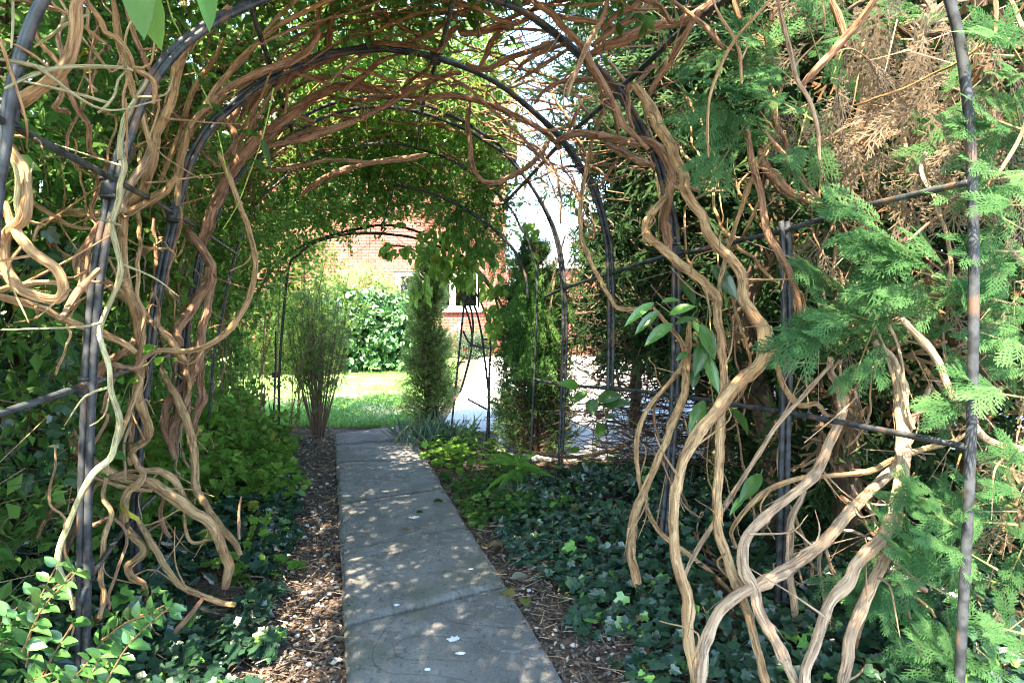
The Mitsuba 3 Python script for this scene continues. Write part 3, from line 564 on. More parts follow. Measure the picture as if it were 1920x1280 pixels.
def curtain(n, rng, wall, y0, y1, off, z0, z1, tones):
    for i in range(n):
        y = rng.uniform(y0, y1); za = rng.uniform(z0, z1); zb = np.clip(za + rng.uniform(.6, 1.6) * rng.choice([-1, 1]), .0, 2.3); dy = rng.normal() * .45; ph = rng.uniform(0, 6.28)
        s = np.linspace(0, 1, 9); yy = y + dy * s + .10 * np.sin(s * 8 + ph); q = np.column_stack([wall(yy) + off * (.3 + .7 * rng.random()) + .05 * np.sin(s * 6 + ph * 2), yy, za + (zb - za) * s + .07 * np.sin(s * 9 + ph)])
        c = spline(q, .025); r_ = rng.uniform(.003, .0085) * (.8 + .4 * meshkit.noise(np.stack([np.arange(len(c)) * .2, 0 * c[:, 0] + i, 0 * c[:, 0]], -1)))
        c = c + (meshkit.fbm(c * 7 + i, 2, i)[:, None] - .5) * .08
        v, f, uv = tube(c, r_, 7, .25, int(rng.choice(tones)), 700 + i); yield v, f, uv
for v, f, uv in curtain(34, RV, LWX, 2.0, 4.2, -.18, .2, 2.1, [0, 1, 1, 3]): emit(numbered(k + '__stem'), v, f, 'bark', True, uv)
k = thing('climbing_vine', 'loose thin tan vine stems threaded through the right side lattice behind the thick trunks', 'vine')
for v, f, uv in curtain(26, RV, RWX, 2.3, 3.9, .16, .1, 1.6, [1, 3, 1, 0]): emit(numbered(k + '__stem'), v, f, 'bark', True, uv)
sd = 0
for lab, stems in CLIMBERS:
    k = thing('climbing_vine', lab, 'vine')
    for w, d0, d1, tone, s in stems:
        a = np.array(s.split(), float).reshape(-1, 2); sd += 1
        stem_mesh(a, w, d0, d1, tone, sd, RV).emit(numbered(k + '__stem'), 'bark', True)
        q = np.array([P(x, y, d0 + (d1 - d0) * t) for (x, y), t in zip(a, np.linspace(0, 1, len(a)))])
        for _ in range(int(len(a) * .28)):
            i = RV.integers(1, len(q) - 1); t = unit(q[i + 1] - q[i - 1]); L_ = RV.uniform(.06, .28)
            d = unit(t * RV.choice([-1, 1]) * .6 + RV.normal(size=3) * [.6, .5, .6])
            c = spline(np.array([q[i], q[i] + d * L_ * .5 + RV.normal(size=3) * .02, q[i] + d * L_ + RV.normal(size=3) * .05]), .02)
            v, f, uv = tube(c, np.linspace(.0042, .0016, len(c)), 6, .2, tone, sd)
            emit(numbered(k + '__side_twig'), v, f, 'bark', True, uv)

# ------------------------------------------------------------------ foliage tools
def tpl(outline, fold=.12, bend=0.0, mid=True):
    """a leaf template from half an outline [(along, half width)]: a folded blade with its midrib"""
    o = np.asarray(outline, float); n = len(o)
    v = [(x, 0, -bend * x * x) for x, w in o] + [(x, w, fold * w - bend * x * x) for x, w in o[1:-1]] + [(x, -w, fold * w - bend * x * x) for x, w in o[1:-1]]
    f = []
    for s, off, rev in ((1, n, 0), (-1, n + n - 2, 1)):
        for i in range(n - 1):
            a, b = i, i + 1
            c, d = (off + i - 1 if i > 0 else None), (off + i if i + 1 < n - 1 else None)
            tri = [t for t in ([(a, b, d)] if d is not None else []) + ([(a, d, c)] if c is not None and d is not None else []) + ([(a, b, c)] if d is None and c is not None else [])]
            f += [t[::-1] if rev else t for t in tri]
    return np.array(v, float), np.array(f, int), np.zeros(len(v))
LEAF2 = (np.array([[0, 0, 0], [.45, .26, .05], [1, 0, -.10], [.45, -.26, .05]], float), np.array([[0, 2, 1], [0, 3, 2]]), np.zeros(4))
OVAL = tpl([(0, 0), (.12, .20), (.38, .34), (.68, .28), (.9, .12), (1, 0)], .35, .18)
LANCE = tpl([(0, 0), (.15, .10), (.42, .155), (.75, .09), (1, 0)], .5, .25)
LAUREL = tpl([(0, 0), (.1, .10), (.3, .205), (.55, .23), (.8, .14), (.93, .05), (1, 0)], .35, .22)
def fan(pts, lift):
    p = np.asarray(pts, float)
    v = np.vstack([[.30, 0, -.02], np.column_stack([p, lift * np.abs(p[:, 1]) - .10 * (p[:, 0] - .3) ** 2])])
    n = len(p); i = np.arange(n)
    return v, np.stack([0 * i, i + 1, (i + 1) % n + 1], 1), np.zeros(n + 1)
IVY = fan([(0, 0), (-.12, .26), (.14, .48), (.30, .30), (.62, .36), (.66, .17), (1, 0), (.66, -.17), (.62, -.36), (.30, -.30), (.14, -.48), (-.12, -.26)], .14)
LOBED = fan([(0, 0), (-.05, .22), (.16, .50), (.34, .30), (.52, .48), (.70, .40), (.74, .18), (1, 0), (.74, -.18), (.70, -.40), (.52, -.48), (.34, -.30), (.16, -.50), (-.05, -.22)], .10)

def frond(nb, ns, w, curl=.25, seed=0):
    """a flat conifer spray: axis, alternating branchlets, scale-leaved tips; third array: how near the tip"""
    g = np.random.default_rng(seed); v, f, t = [], [], []
    def seg(a, b, wa, wb, ta, tb):
        a, b = np.asarray(a, float), np.asarray(b, float); d = b - a; L = np.hypot(*d) + 1e-9; nn = np.array([-d[1], d[0]]) / L
        k = len(v)
        for p, ww, tt in ((a, wa, ta), (b, wb, tb)):
            for s in (1, -1):
                q = p + nn * ww * s; v.append((q[0], q[1], -curl * q[0] ** 2 - .35 * q[1] ** 2 + g.normal() * .006)); t.append(tt)
        f.extend([(k, k + 1, k + 3), (k, k + 3, k + 2)])
    seg((0, 0), (.55, 0), w * .8, w * .8, 0, .3); seg((.55, 0), (1, 0), w * .8, w * .3, .3, 1)
    for i in range(nb):
        x = .10 + .84 * i / nb; s = 1 if i % 2 else -1
        L = (.50 * math.sin(math.pi * min(1, .22 + .72 * (1 - x))) + .06) * g.uniform(.8, 1.15)
        an = s * math.radians(g.uniform(34, 46))
        e = np.array([x + L * math.cos(an), L * math.sin(an)])
        seg((x, 0), e, w * .7, w * .35, .2, 1)
        for j in range(ns):
            q = .22 + .72 * j / ns
            b0 = np.array([x, 0]) + (e - np.array([x, 0])) * q; ss = 1 if j % 2 else -1
            l2 = L * .42 * (1 - q * .6) * g.uniform(.8, 1.2); a2 = an + ss * math.radians(36)
            seg(b0, b0 + l2 * np.array([math.cos(a2), math.sin(a2)]), w * .75, w * .3, .4, 1)
    return np.array(v), np.array(f), np.array(t)
FRONDS = [frond(17, 7, .021, .22, 1), frond(15, 6, .023, .35, 2), frond(18, 6, .020, .1, 3)]
FRONDS_MID = [frond(11, 4, .022, .25, 4), frond(10, 4, .024, .4, 5)]
FRONDS_LOW = [frond(7, 2, .042, .3, 6), frond(6, 2, .045, .1, 7)]

def scatter(mb, t, pos, d, n, L, col, tip=None, wid=1.0):
    tv, tf, tt = t
    pos, d, n = np.asarray(pos, float), unit(np.asarray(d, float)), np.asarray(n, float)
    N = len(pos)
    if N == 0: return
    z = unit(n - (n * d).sum(1, keepdims=True) * d); y = np.cross(z, d)
    L = np.broadcast_to(np.asarray(L, float), (N,)); W = np.broadcast_to(np.asarray(wid, float), (N,))
    v = pos[:, None] + L[:, None, None] * (tv[None, :, :1] * d[:, None] + W[:, None, None] * tv[None, :, 1:2] * y[:, None] + tv[None, :, 2:3] * z[:, None])
    f = tf[None] + (np.arange(N) * len(tv))[:, None, None]
    c = np.repeat(np.broadcast_to(np.asarray(col, float), (N, 3))[:, None], len(tv), 1)
    if tip is not None: c = c + (np.broadcast_to(np.asarray(tip, float), (N, 3))[:, None] - c) * tt[None, :, None]
    mb.add(v.reshape(-1, 3), f.reshape(-1, 3), c.reshape(-1, 3))

def lines(mb, a, b, r0, r1, col):
    """three-sided twigs from a to b"""
    a, b = np.asarray(a, float), np.asarray(b, float); N = len(a)
    if N == 0: return
    d = unit(b - a); u = unit(np.cross(d, [.31, .23, .92])); w = np.cross(d, u)
    th = np.arange(3) * 2.0944
    ring = np.cos(th)[None, :, None] * u[:, None] + np.sin(th)[None, :, None] * w[:, None]
    r0 = np.broadcast_to(r0, (N,))[:, None, None]; r1 = np.broadcast_to(r1, (N,))[:, None, None]
    v = np.concatenate([a[:, None] + ring * r0, b[:, None] + ring * r1], 1)
    f = np.array([[0, 1, 4], [0, 4, 3], [1, 2, 5], [1, 5, 4], [2, 0, 3], [2, 3, 5]])[None] + (np.arange(N) * 6)[:, None, None]
    mb.add(v.reshape(-1, 3), f.reshape(-1, 3), np.repeat(np.broadcast_to(np.asarray(col, float), (N, 3)), 6, 0))

def rnd(rng, n): return unit(rng.normal(size=(n, 3)))
def shades(rng, n, lo, hi, yellow=0.0):
    t = rng.random((n, 1)) ** 1.3
    c = np.asarray(lo) + (np.asarray(hi) - np.asarray(lo)) * t
    if yellow:
        k = rng.random(n) < yellow
        c[k] = np.array([.30, .30, .06]) * rng.uniform(.7, 1.2, (k.sum(), 1))
    return c

def leafy(mb, centres, rng, per, twig, size, lo, hi, t=LEAF2, up=.5, out=None, twigs=None, twig_col=(.14, .10, .06), yellow=.02, spread=.3, twig_r=.0016):
    """leafy twigs: each centre starts a short twig that carries leaves on both sides"""
    n = len(centres)
    if n == 0: return
    d = rnd(rng, n)
    if out is not None: d = unit(d * .8 + np.asarray(out))
    ln = twig * rng.uniform(.6, 1.3, n)
    s = rng.random((n, per))
    side = rnd(rng, n * per).reshape(n, per, 3)
    pos = centres[:, None] + d[:, None] * (s * ln[:, None])[..., None] + side * .012
    ld = unit(side + d[:, None] * .6 + np.array([0, 0, -.25]))
    nn = unit(rnd(rng, n * per).reshape(n, per, 3) + np.array([0, 0, 1.0]) * up * 2)
    base = shades(rng, n, lo, hi, yellow)
    c = (base[:, None] * rng.uniform(.75, 1.25, (n, per, 1))).reshape(-1, 3)
    scatter(mb, t, pos.reshape(-1, 3), ld.reshape(-1, 3), nn.reshape(-1, 3), size * rng.uniform(.55, 1.2, n * per), c)
    if twigs is not None: lines(twigs, centres, centres + d * ln[:, None], twig_r, twig_r * .5, np.asarray(twig_col) * rng.uniform(.6, 1.3, (n, 1)))

def pick(rng, n, lo, hi, keep=None, clump=0.0, freq=1.6, seed=0):
    """n points in a box, kept where keep(p) and where the clump noise is high"""
    out, have = [], 0
    for _ in range(60):
        p = rng.uniform(lo, hi, (n * 2 + 50, 3))
        k = np.ones(len(p), bool)
        if keep is not None: k &= keep(p)
        if clump: k &= meshkit.fbm(p * freq, 3, seed) > clump
        out.append(p[k]); have += k.sum()
        if have >= n: break
    return np.vstack(out)[:n]

def bend_tube(a, b, r0, r1, rng, sag=.1, n=6, sides=8, rough=.2, tone=4, seed=0):
    a, b = np.asarray(a, float), np.asarray(b, float)
    s = np.linspace(0, 1, n)[:, None]
    p = a + (b - a) * s + rng.normal(size=(n, 3)) * sag * np.sin(s * math.pi)
    c = spline(p, .04); r = r0 + (r1 - r0) * np.linspace(0, 1, len(c))
    return tube(c, r, sides, rough, tone, seed)

# left wall of the tunnel in plan, and the height of its roof
LWX = lambda Y: np.interp(Y, [-2, 2.05, 4.4, 6.3, 9], [-.9, -1.25, -1.86, -2.17, -2.6])
RWX = lambda Y: np.interp(Y, [-2, 2.0, 3.4, 4.85, 6.2], [1.6, 1.35, .85, .45, .1])
ROOF = lambda Y: np.interp(Y, [0, 4, 5, 6.3, 9], [2.62, 2.58, 2.42, 2.02, 1.95])
def shell(p):
    """how far outside the tunnel a point lies: 1 on the hoops"""
    xl, xr, zr = LWX(p[:, 1]), RWX(p[:, 1]), ROOF(p[:, 1])
    xc, a = (xl + xr) / 2, (xr - xl) / 2
    zs = zr - a
    up = np.hypot((p[:, 0] - xc) / a, np.maximum(p[:, 2] - zs, 0) / a)
    return np.where(p[:, 2] > zs, up, np.abs(p[:, 0] - xc) / a)

# ------------------------------------------------------------------ trees, hedges and shrubs
RG = np.random.default_rng(101)
# evergreen shrub wall behind the left posts
k = thing('evergreen_shrub', 'dense dark green evergreen shrub filling the space behind the left posts', 'shrub')
lf, tw = MB(), MB()
def kl(p):
    o = LWX(p[:, 1]) - p[:, 0]
    top = np.interp(p[:, 1], [.6, 1.6, 2.6, 3.8, 4.8, 6.4], [1.5, 2.5, 3.4, 3.6, 2.6, 2.0])
    return (o > .30) & (o < np.interp(p[:, 1], [3.2, 4.4], [2.0, 1.0])) & (p[:, 2] < top) & (rg.random(len(p)) < np.clip(1.25 - .5 * o, .25, 1))
rg = np.random.default_rng(11)
c = pick(rg, 6800, (-4.6, .7, .15), (-1.2, 6.4, 3.9), kl, .49, 2.2, 5)
leafy(lf, c, rg, 8, .24, .074, (.075, .18, .045), (.20, .37, .095), t=LEAF2, twigs=tw, yellow=.01)
lf.emit(k + '__foliage', 'leaf')
a = pick(rg, 800, (-3.6, .8, .1), (-1.3, 5.5, 3.2), kl)
lines(tw, a, a + unit(rg.normal(size=a.shape) * [.5, .6, .8] + [.2, 0, .5]) * rg.uniform(.12, .42, (len(a), 1)), .0028, .0013, np.array([.26, .19, .11]) * rg.uniform(.5, 1.3, (len(a), 1)))
tw.emit(k + '__twigs', 'matte')
wood = MB()
for i in range(26):
    y = rg.uniform(1.2, 5.6); x = LWX(y) - rg.uniform(.3, 1.3)
    v, f, uv = bend_tube((x, y, -.05), (x + rg.normal() * .35, y + rg.normal() * .4, rg.uniform(1.6, 3.2)), rg.uniform(.012, .03), .007, rg, .1, tone=int(rg.choice([4, 3, 1])), seed=i); wood.add(v, f, None, uv)
wood.emit(k + '__stems', 'bark', True)

# mossy leaning tree and dark trunk at the left
k = thing('leaning_tree', 'mossy green tree trunk leaning to the right behind the nearest left post', 'tree')
m = stem_mesh(np.array('30 990 60 880 85 790 112 712 150 600 185 505 215 420 250 330 300 270 365 192 400 140 452 80 500 10 560 -80'.split(), float).reshape(-1, 2), 27, 3.0, 3.9, 5, 301, RV, .2); m.emit(k + '__trunk', 'bark', True)
for s_, w in (('205 470 200 400 192 346 215 250 250 160 290 100 305 20 310 -50', 20), ('112 712 130 640 160 560 200 430 215 360 230 280 245 180', 14), ('365 192 340 100 345 0 350 -60', 12)):
    stem_mesh(np.array(s_.split(), float).reshape(-1, 2), w, 3.3, 3.7, 5, 302 + w, RV, .3).emit(numbered(k + '__limb'), 'bark', True)
k = thing('ivy_clad_trunk', 'dark upright tree trunk with ivy at the left edge of the picture', 'tree')
m = stem_mesh(np.array('20 1010 25 900 22 780 15 600 5 420 -5 200 -10 0 -15 -150'.split(), float).reshape(-1, 2), 75, 2.75, 2.75, 4, 311, RV, .0); m.emit(k + '__trunk', 'bark', True)
lf = MB(); rg = np.random.default_rng(12)
c0 = np.array([P(rg.uniform(-25, 130), rg.uniform(420, 900), 2.58 + rg.uniform(-.05, .12)) for _ in range(230)])
scatter(lf, IVY, c0, rnd(rg, 230) * [1, .3, .6] + [0, 0, -.6], rnd(rg, 230) * .5 + [.1, -1, .25], rg.uniform(.04, .085, 230), shades(rg, 230, (.015, .045, .018), (.04, .095, .04)))
lf.emit(k + '__ivy_leaves', 'glossy_leaf')

# leaves of the climbers over the roof of the tunnel
k = thing('roof_foliage', 'leafy green creeper canopy arching over the tunnel roof with sky showing through', 'creeper')
rg = np.random.default_rng(13); lf, tw = MB(), MB()
def kr(p):
    s = shell(p); xc = (LWX(p[:, 1]) + RWX(p[:, 1])) / 2
    return (s > 1.04) & (s < 1.48) & (p[:, 0] < xc + .2 + .3 * (p[:, 1] - 3.6)) & (p[:, 2] > 1.2)
c = pick(rg, 2900, (-3.4, 3.2, 1.2), (.9, 6.5, 4.0), kr, .46, 2.0, 9)
leafy(lf, c, rg, 8, .24, .064, (.13, .26, .055), (.27, .46, .11), t=LEAF2, up=.6, twigs=tw, yellow=.02)
c = pick(rg, 950, (-1.3, 4.7, 2.05), (.02, 6.3, 3.4), lambda p: (shell(p) > 1.02) & (p[:, 0] < -.02 * p[:, 1] + .05), .40, 2.0, 19)
leafy(lf, c, rg, 8, .22, .066, (.13, .27, .055), (.27, .46, .11), t=LEAF2, up=.6, twigs=tw)
c = pick(rg, 800, (-1.75, 4.9, 1.97), (-.02, 6.35, 2.75), lambda p: (shell(p) > 1.0), .38, 2.2, 23)
leafy(lf, c, rg, 8, .20, .066, (.12, .27, .06), (.25, .45, .11), t=LEAF2, up=.6, twigs=tw)
def kb(p): return (shell(p) > 1.06) & (p[:, 0] > np.where(p[:, 1] < 1.4, -1.4, LWX(p[:, 1]) - .45)) & (p[:, 0] < .58)
c = pick(rg, 10500, (-2.4, -1.8, 2.66), (.6, 3.3, 3.6), kb, .31, 2.0, 4)
leafy(lf, c, rg, 8, .24, .065, (.075, .16, .03), (.18, .33, .07), twigs=tw)
a = pick(rg, 700, (-2.2, 3.0, 2.0), (.8, 7, 3.6), lambda p: (shell(p) > 1.0) & (shell(p) < 1.35))
b = a + unit(rg.normal(size=a.shape) * [1, .7, .3]) * rg.uniform(.2, .7, (len(a), 1))
lines(tw, a, b, .004, .002, np.array([.22, .12, .07]) * rg.uniform(.6, 1.3, (len(a), 1)))
lf.emit(k + '__leaves', 'leaf'); tw.emit(k + '__twigs', 'matte')

# trees beyond and above
def broad_tree(label, base, h, crown, n, size, lo, hi, seed, group=None, per=9, clump=.45, trunk_r=.12, trunk=True, twig=.34):
    k = thing('broadleaf_tree', label, 'tree', group); g = np.random.default_rng(seed)
    bx_, by_ = base; wood = MB()
    v, f, uv = bend_tube((bx_, by_, -.1), (bx_ + g.normal() * .2, by_ + g.normal() * .2, h), trunk_r, trunk_r * .35, g, .12, 8, 10, tone=4, seed=seed); wood.add(v, f, None, uv)
    (cx, cy, cz), (rx, ry, rz) = crown
    for i in range(16):
        e = np.array([cx, cy, cz]) + rnd(g, 1)[0] * [rx * .8, ry * .8, rz * .8]
        z0 = g.uniform(.35, .9) * h
        v, f, uv = bend_tube((bx_, by_, z0), e, trunk_r * .4, .012, g, .14, 6, 6, tone=4, seed=seed + i); wood.add(v, f, None, uv)
    wood.emit(k + '__trunk', 'bark', True)
    def keep(p):
        q = (p - [cx, cy, cz]) / [rx, ry, rz]; r = np.linalg.norm(q, axis=1) * (1 + .5 * (meshkit.fbm(p * 1.1, 3, seed) - .5))
        return (r < 1) & (g.random(len(p)) < .35 + .65 * r ** 2) & ((p[:, 0] < LWX(p[:, 1])) | (shell(p) > 1.1) | (p[:, 1] > 7.5))
    c = pick(g, n, np.array([cx, cy, cz]) - [rx, ry, rz], np.array([cx, cy, cz]) + [rx, ry, rz], keep, clump, 1.3, seed)
    lf = MB(); leafy(lf, c, g, per, twig, size, lo, hi, twigs=None)
    lf.emit(k + '__crown', 'leaf')
broad_tree('tall leafy tree rising behind the left side of the tunnel roof', (-3.4, 5.4), 4.2, ((-2.7, 5.2, 3.9), (1.9, 1.7, 1.4)), 1700, .085, (.06, .14, .028), (.17, .32, .06), 31)
broad_tree('dark leafy tree rising behind the second left post', (-4.2, 3.4), 4.4, ((-3.3, 3.8, 3.7), (1.4, 1.5, 1.2)), 1500, .085, (.045, .11, .025), (.12, .24, .05), 33)

# bright shrub where the left side opens on to the lawn
k = thing('golden_shrub', 'sunlit yellow green shrub hanging over the left foot of the far arch', 'shrub')
rg = np.random.default_rng(14); lf, tw = MB(), MB()
def ks(p): return (p[:, 0] < -1.72 - .3 * np.abs(p[:, 2] - 1.3)) & (p[:, 2] < 2.7 - .75 * np.clip(p[:, 1] - 6.6, 0, 2)) & (p[:, 2] > .5 + .5 * (p[:, 0] + 3) * 0)
c = pick(rg, 1500, (-3.6, 6.4, .2), (-1.55, 8.0, 2.6), ks, .44, 2.5, 3)
leafy(lf, c, rg, 10, .25, .045, (.22, .33, .05), (.42, .56, .13), t=LEAF2, twigs=tw, twig_col=(.2, .13, .08))
for i in range(60):
    x, y = rg.uniform(-3.4, -1.95), rg.uniform(5.2, 7.4); L_ = rg.uniform(.8, 2.0)
    a = np.array([[x, y, 0.0]]); b = a + [[rg.uniform(-.1, .45), rg.uniform(-.3, .2), L_]]
    lines(tw, a, b, .007, .003, (.22, .13, .085))
lf.emit(k + '__foliage', 'leaf'); tw.emit(k + '__stems', 'matte')

# lobed-leaved undergrowth along the left verge
k = thing('undergrowth_shrub', 'bright lobed leaved undergrowth beside the left edge of the path', 'shrub')
rg = np.random.default_rng(15); lf, tw = MB(), MB()
def ku(p):
    e = edge(gl, p[:, 1]) - p[:, 0]
    return (e > .30) & (p[:, 2] < .12 + .75 * np.clip(e - .30, 0, 1.2)) & (p[:, 0] > LWX(p[:, 1]) - .5)
c = pick(rg, 1000, (-2.7, 2.9, .05), (-1.0, 6.3, 1.5), ku, .44, 2.4, 8)
leafy(lf, c, rg, 7, .2, .062, (.13, .27, .045), (.30, .50, .10), t=LOBED, up=.9, twigs=tw)
lf.emit(k + '__foliage', 'leaf'); tw.emit(k + '__stems', 'matte')

# conifers
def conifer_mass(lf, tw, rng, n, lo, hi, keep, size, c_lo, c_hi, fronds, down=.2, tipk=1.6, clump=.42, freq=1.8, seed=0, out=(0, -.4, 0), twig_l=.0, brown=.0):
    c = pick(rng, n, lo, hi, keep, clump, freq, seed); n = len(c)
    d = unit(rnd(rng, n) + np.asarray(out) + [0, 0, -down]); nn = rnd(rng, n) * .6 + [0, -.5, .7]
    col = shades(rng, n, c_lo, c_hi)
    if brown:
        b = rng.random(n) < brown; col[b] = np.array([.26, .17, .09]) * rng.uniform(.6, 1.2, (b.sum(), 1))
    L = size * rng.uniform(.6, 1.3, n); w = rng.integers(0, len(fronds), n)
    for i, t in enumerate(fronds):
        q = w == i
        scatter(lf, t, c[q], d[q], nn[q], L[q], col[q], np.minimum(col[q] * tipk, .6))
    if tw is not None and twig_l:
        lines(tw, c, c - d * twig_l * rng.uniform(.5, 1.6, (n, 1)), .002, .0045, np.array([.17, .115, .075]) * rng.uniform(.5, 1.3, (n, 1)))

# dark cypress behind the right legs of the tunnel
k = thing('cypress_tree', 'dark cypress tree with bare lower branches behind the right legs of the tunnel', 'conifer')
rg = np.random.default_rng(16); lf, tw, wood = MB(), MB(), MB()
for i, (a, b, r) in enumerate((((1.45, 4.7, -.1), (1.35, 4.8, 4.8), .11), ((2.4, 4.3, -.1), (2.3, 4.2, 4.6), .13), ((1.9, 5.4, -.1), (1.8, 5.3, 4.6), .09))):
    v, f, uv = bend_tube(a, b, r, r * .4, rg, .05, 7, 12, tone=(5, 4, 4)[i], seed=i); wood.add(v, f, None, uv)
for i in range(90):
    a = np.array([(1.45, 4.7), (2.4, 4.3), (1.9, 5.4)][i % 3]); z = rg.uniform(.25, 3.8); an = rg.uniform(0, 6.28); L_ = rg.uniform(.6, 1.5)
    e = (a[0] + math.cos(an) * L_, a[1] + math.sin(an) * L_ * .8, z + rg.uniform(-.25, .3))
    v, f, uv = bend_tube((a[0], a[1], z), e, rg.uniform(.009, .02), .003, rg, .07, 5, 5, tone=4, seed=i); wood.add(v, f, None, uv)
wood.emit(k + '__trunks', 'bark', True)
def kc(p):
    return (p[:, 0] > RWX(p[:, 1]) + .28) & (p[:, 2] > .80 + .35 * (meshkit.noise(p * 1.4, 3) - .4)) & (shell(p) > 1.1)
conifer_mass(lf, tw, rg, 4400, (.55, 3.6, .6), (3.6, 6.3, 4.6), kc, .26, (.03, .065, .028), (.07, .13, .05), FRONDS_LOW, clump=.40, seed=4, twig_l=.2)
conifer_mass(lf, tw, rg, 2600, (.5, 4.3, .8), (2.3, 6.0, 3.0), kc, .24, (.025, .055, .025), (.06, .11, .04), FRONDS_LOW, clump=.36, seed=5, twig_l=.2)
lf.emit(k + '__foliage', 'leaf')
a = pick(rg, 1700, (.6, 3.8, .12), (3.4, 6.0, 1.7), lambda p: p[:, 0] > RWX(p[:, 1]) + .25)
lines(tw, a, a + unit(rg.normal(size=a.shape) * [1, .6, .35]) * rg.uniform(.15, .5, (len(a), 1)), .0035, .0012, np.array([.13, .085, .055]) * rg.uniform(.5, 1.5, (len(a), 1)))
a = pick(rg, 1050, (.62, 4.4, .12), (2.3, 6.3, 1.25), lambda p: p[:, 0] > RWX(p[:, 1]) + .2)
d = unit(rg.normal(size=a.shape) * [1, .5, .35]); L_ = rg.uniform(.12, .34, (len(a), 1)); mid_ = a + d * L_; col = np.array([.085, .058, .04]) * rg.uniform(.5, 1.5, (len(a), 1))
lines(tw, a, mid_, .0055, .0042, col); lines(tw, mid_, mid_ + unit(d + rg.normal(size=a.shape) * .35) * L_, .0042, .0016, col)
tw.emit(k + '__twigs', 'matte')

k = thing('cypress_tree', 'deep green cypress hedge standing farther back behind the bare lower branches', 'conifer')
lf = MB(); wood = MB()
for i in range(6):
    v, f, uv = bend_tube((1.3 + i * .7, 7.2, -.1), (1.3 + i * .7, 7.3, 4.2), .06, .03, rg, .05, 6, 8, tone=4, seed=i); wood.add(v, f, None, uv)
wood.emit(k + '__trunks', 'bark', True)
conifer_mass(lf, None, rg, 3600, (.85, 6.4, .75), (5.6, 8.0, 4.4), lambda p: (p[:, 2] > .9 + .5 * (meshkit.noise(p * 1.2, 9) - .4)) & (p[:, 0] > .75 + .12 * p[:, 2]), .36, (.03, .07, .03), (.08, .15, .05), FRONDS_LOW, clump=.36, seed=6)
lf.emit(k + '__foliage', 'leaf')

# conifer limbs over the right shoulder of the roof
k = thing('overhanging_conifer', 'dark thin conifer boughs with bright sky gaps over the right shoulder of the roof', 'conifer')
rg = np.random.default_rng(17); lf, tw, wood = MB(), MB(), MB()
for i in range(44):
    a = np.array([rg.uniform(1.6, 3.2), rg.uniform(4.2, 6.4), rg.uniform(2.4, 4.4)]); e = a + [-rg.uniform(1.0, 2.4), rg.uniform(-.8, .6), rg.uniform(-.5, .4)]
    v, f, uv = bend_tube(a, e, rg.uniform(.012, .03), .004, rg, .08, 6, 6, tone=4, seed=i); wood.add(v, f, None, uv)
    n = 16; s_ = rg.uniform(.25, 1, (n, 1)); c = a + (e - a) * s_ + rg.normal(size=(n, 3)) * .07
    d = unit(rnd(rg, n) + unit(e - a) * .9 + [0, 0, -.3]); col = shades(rg, n, (.03, .07, .03), (.07, .13, .05))
    scatter(lf, FRONDS_LOW[i % 2], c, d, rnd(rg, n) + [0, 0, .6], rg.uniform(.14, .30, n), col, col * 1.5)
    lines(tw, c, c - d * .15, .002, .004, (.10, .07, .05))
v, f, uv = bend_tube((3.4, 5.6, -.1), (3.2, 5.6, 4.8), .15, .07, rg, .05, 7, 12, tone=4); wood.add(v, f, None, uv)
wood.emit(k + '__boughs', 'bark', True); lf.emit(k + '__foliage', 'leaf'); tw.emit(k + '__twigs', 'matte')

# near conifer hedge at the right: lit sprays, dead brown twigs, dark heart
k = thing('conifer_hedge', 'near conifer hedge at the right edge with bright flat sprays and dead brown twigs', 'conifer')
rg = np.random.default_rng(18); lf, dead, tw, wood = MB(), MB(), MB(), MB()
FACE = lambda x: np.interp(x, [1300, 1380, 1480, 1600, 1750, 1950], [2.8, 2.75, 2.6, 2.45, 2.3, 2.1])      # how far ahead its face stands
def spray_group(x, y, ang, L, n, Y, rng, lo=(.055, .14, .052), hi=(.12, .25, .095), tip=1.45):
    """a bough tip: n fronds fanned round the direction ang (degrees, 0 = to the right, 90 = up)"""
    c = P(x, y, Y); a = math.radians(ang); ax_ = np.array([math.cos(a), -.35, math.sin(a)])
    for i in range(max(3, int(n * .8))):
        s_ = rng.uniform(-.25, .35); d = unit(ax_ + np.array([rng.normal() * .42, rng.normal() * .3, rng.normal() * .42]))
        p = c + unit(ax_) * s_ * L + rng.normal(size=3) * [.02, .03, .02]
        col = shades(rng, 1, lo, hi)
        scatter(lf, FRONDS[rng.integers(3)], p[None], d[None], np.array([[rng.normal() * .35, -.75, .75 + rng.normal() * .3]]), L * rng.uniform(.38, .68), col, np.minimum(col * tip, .5))
    lines(tw, (c - unit(ax_) * L * .5)[None], (c + unit(ax_) * L * .6)[None], .004, .0015, (.16, .15, .06))
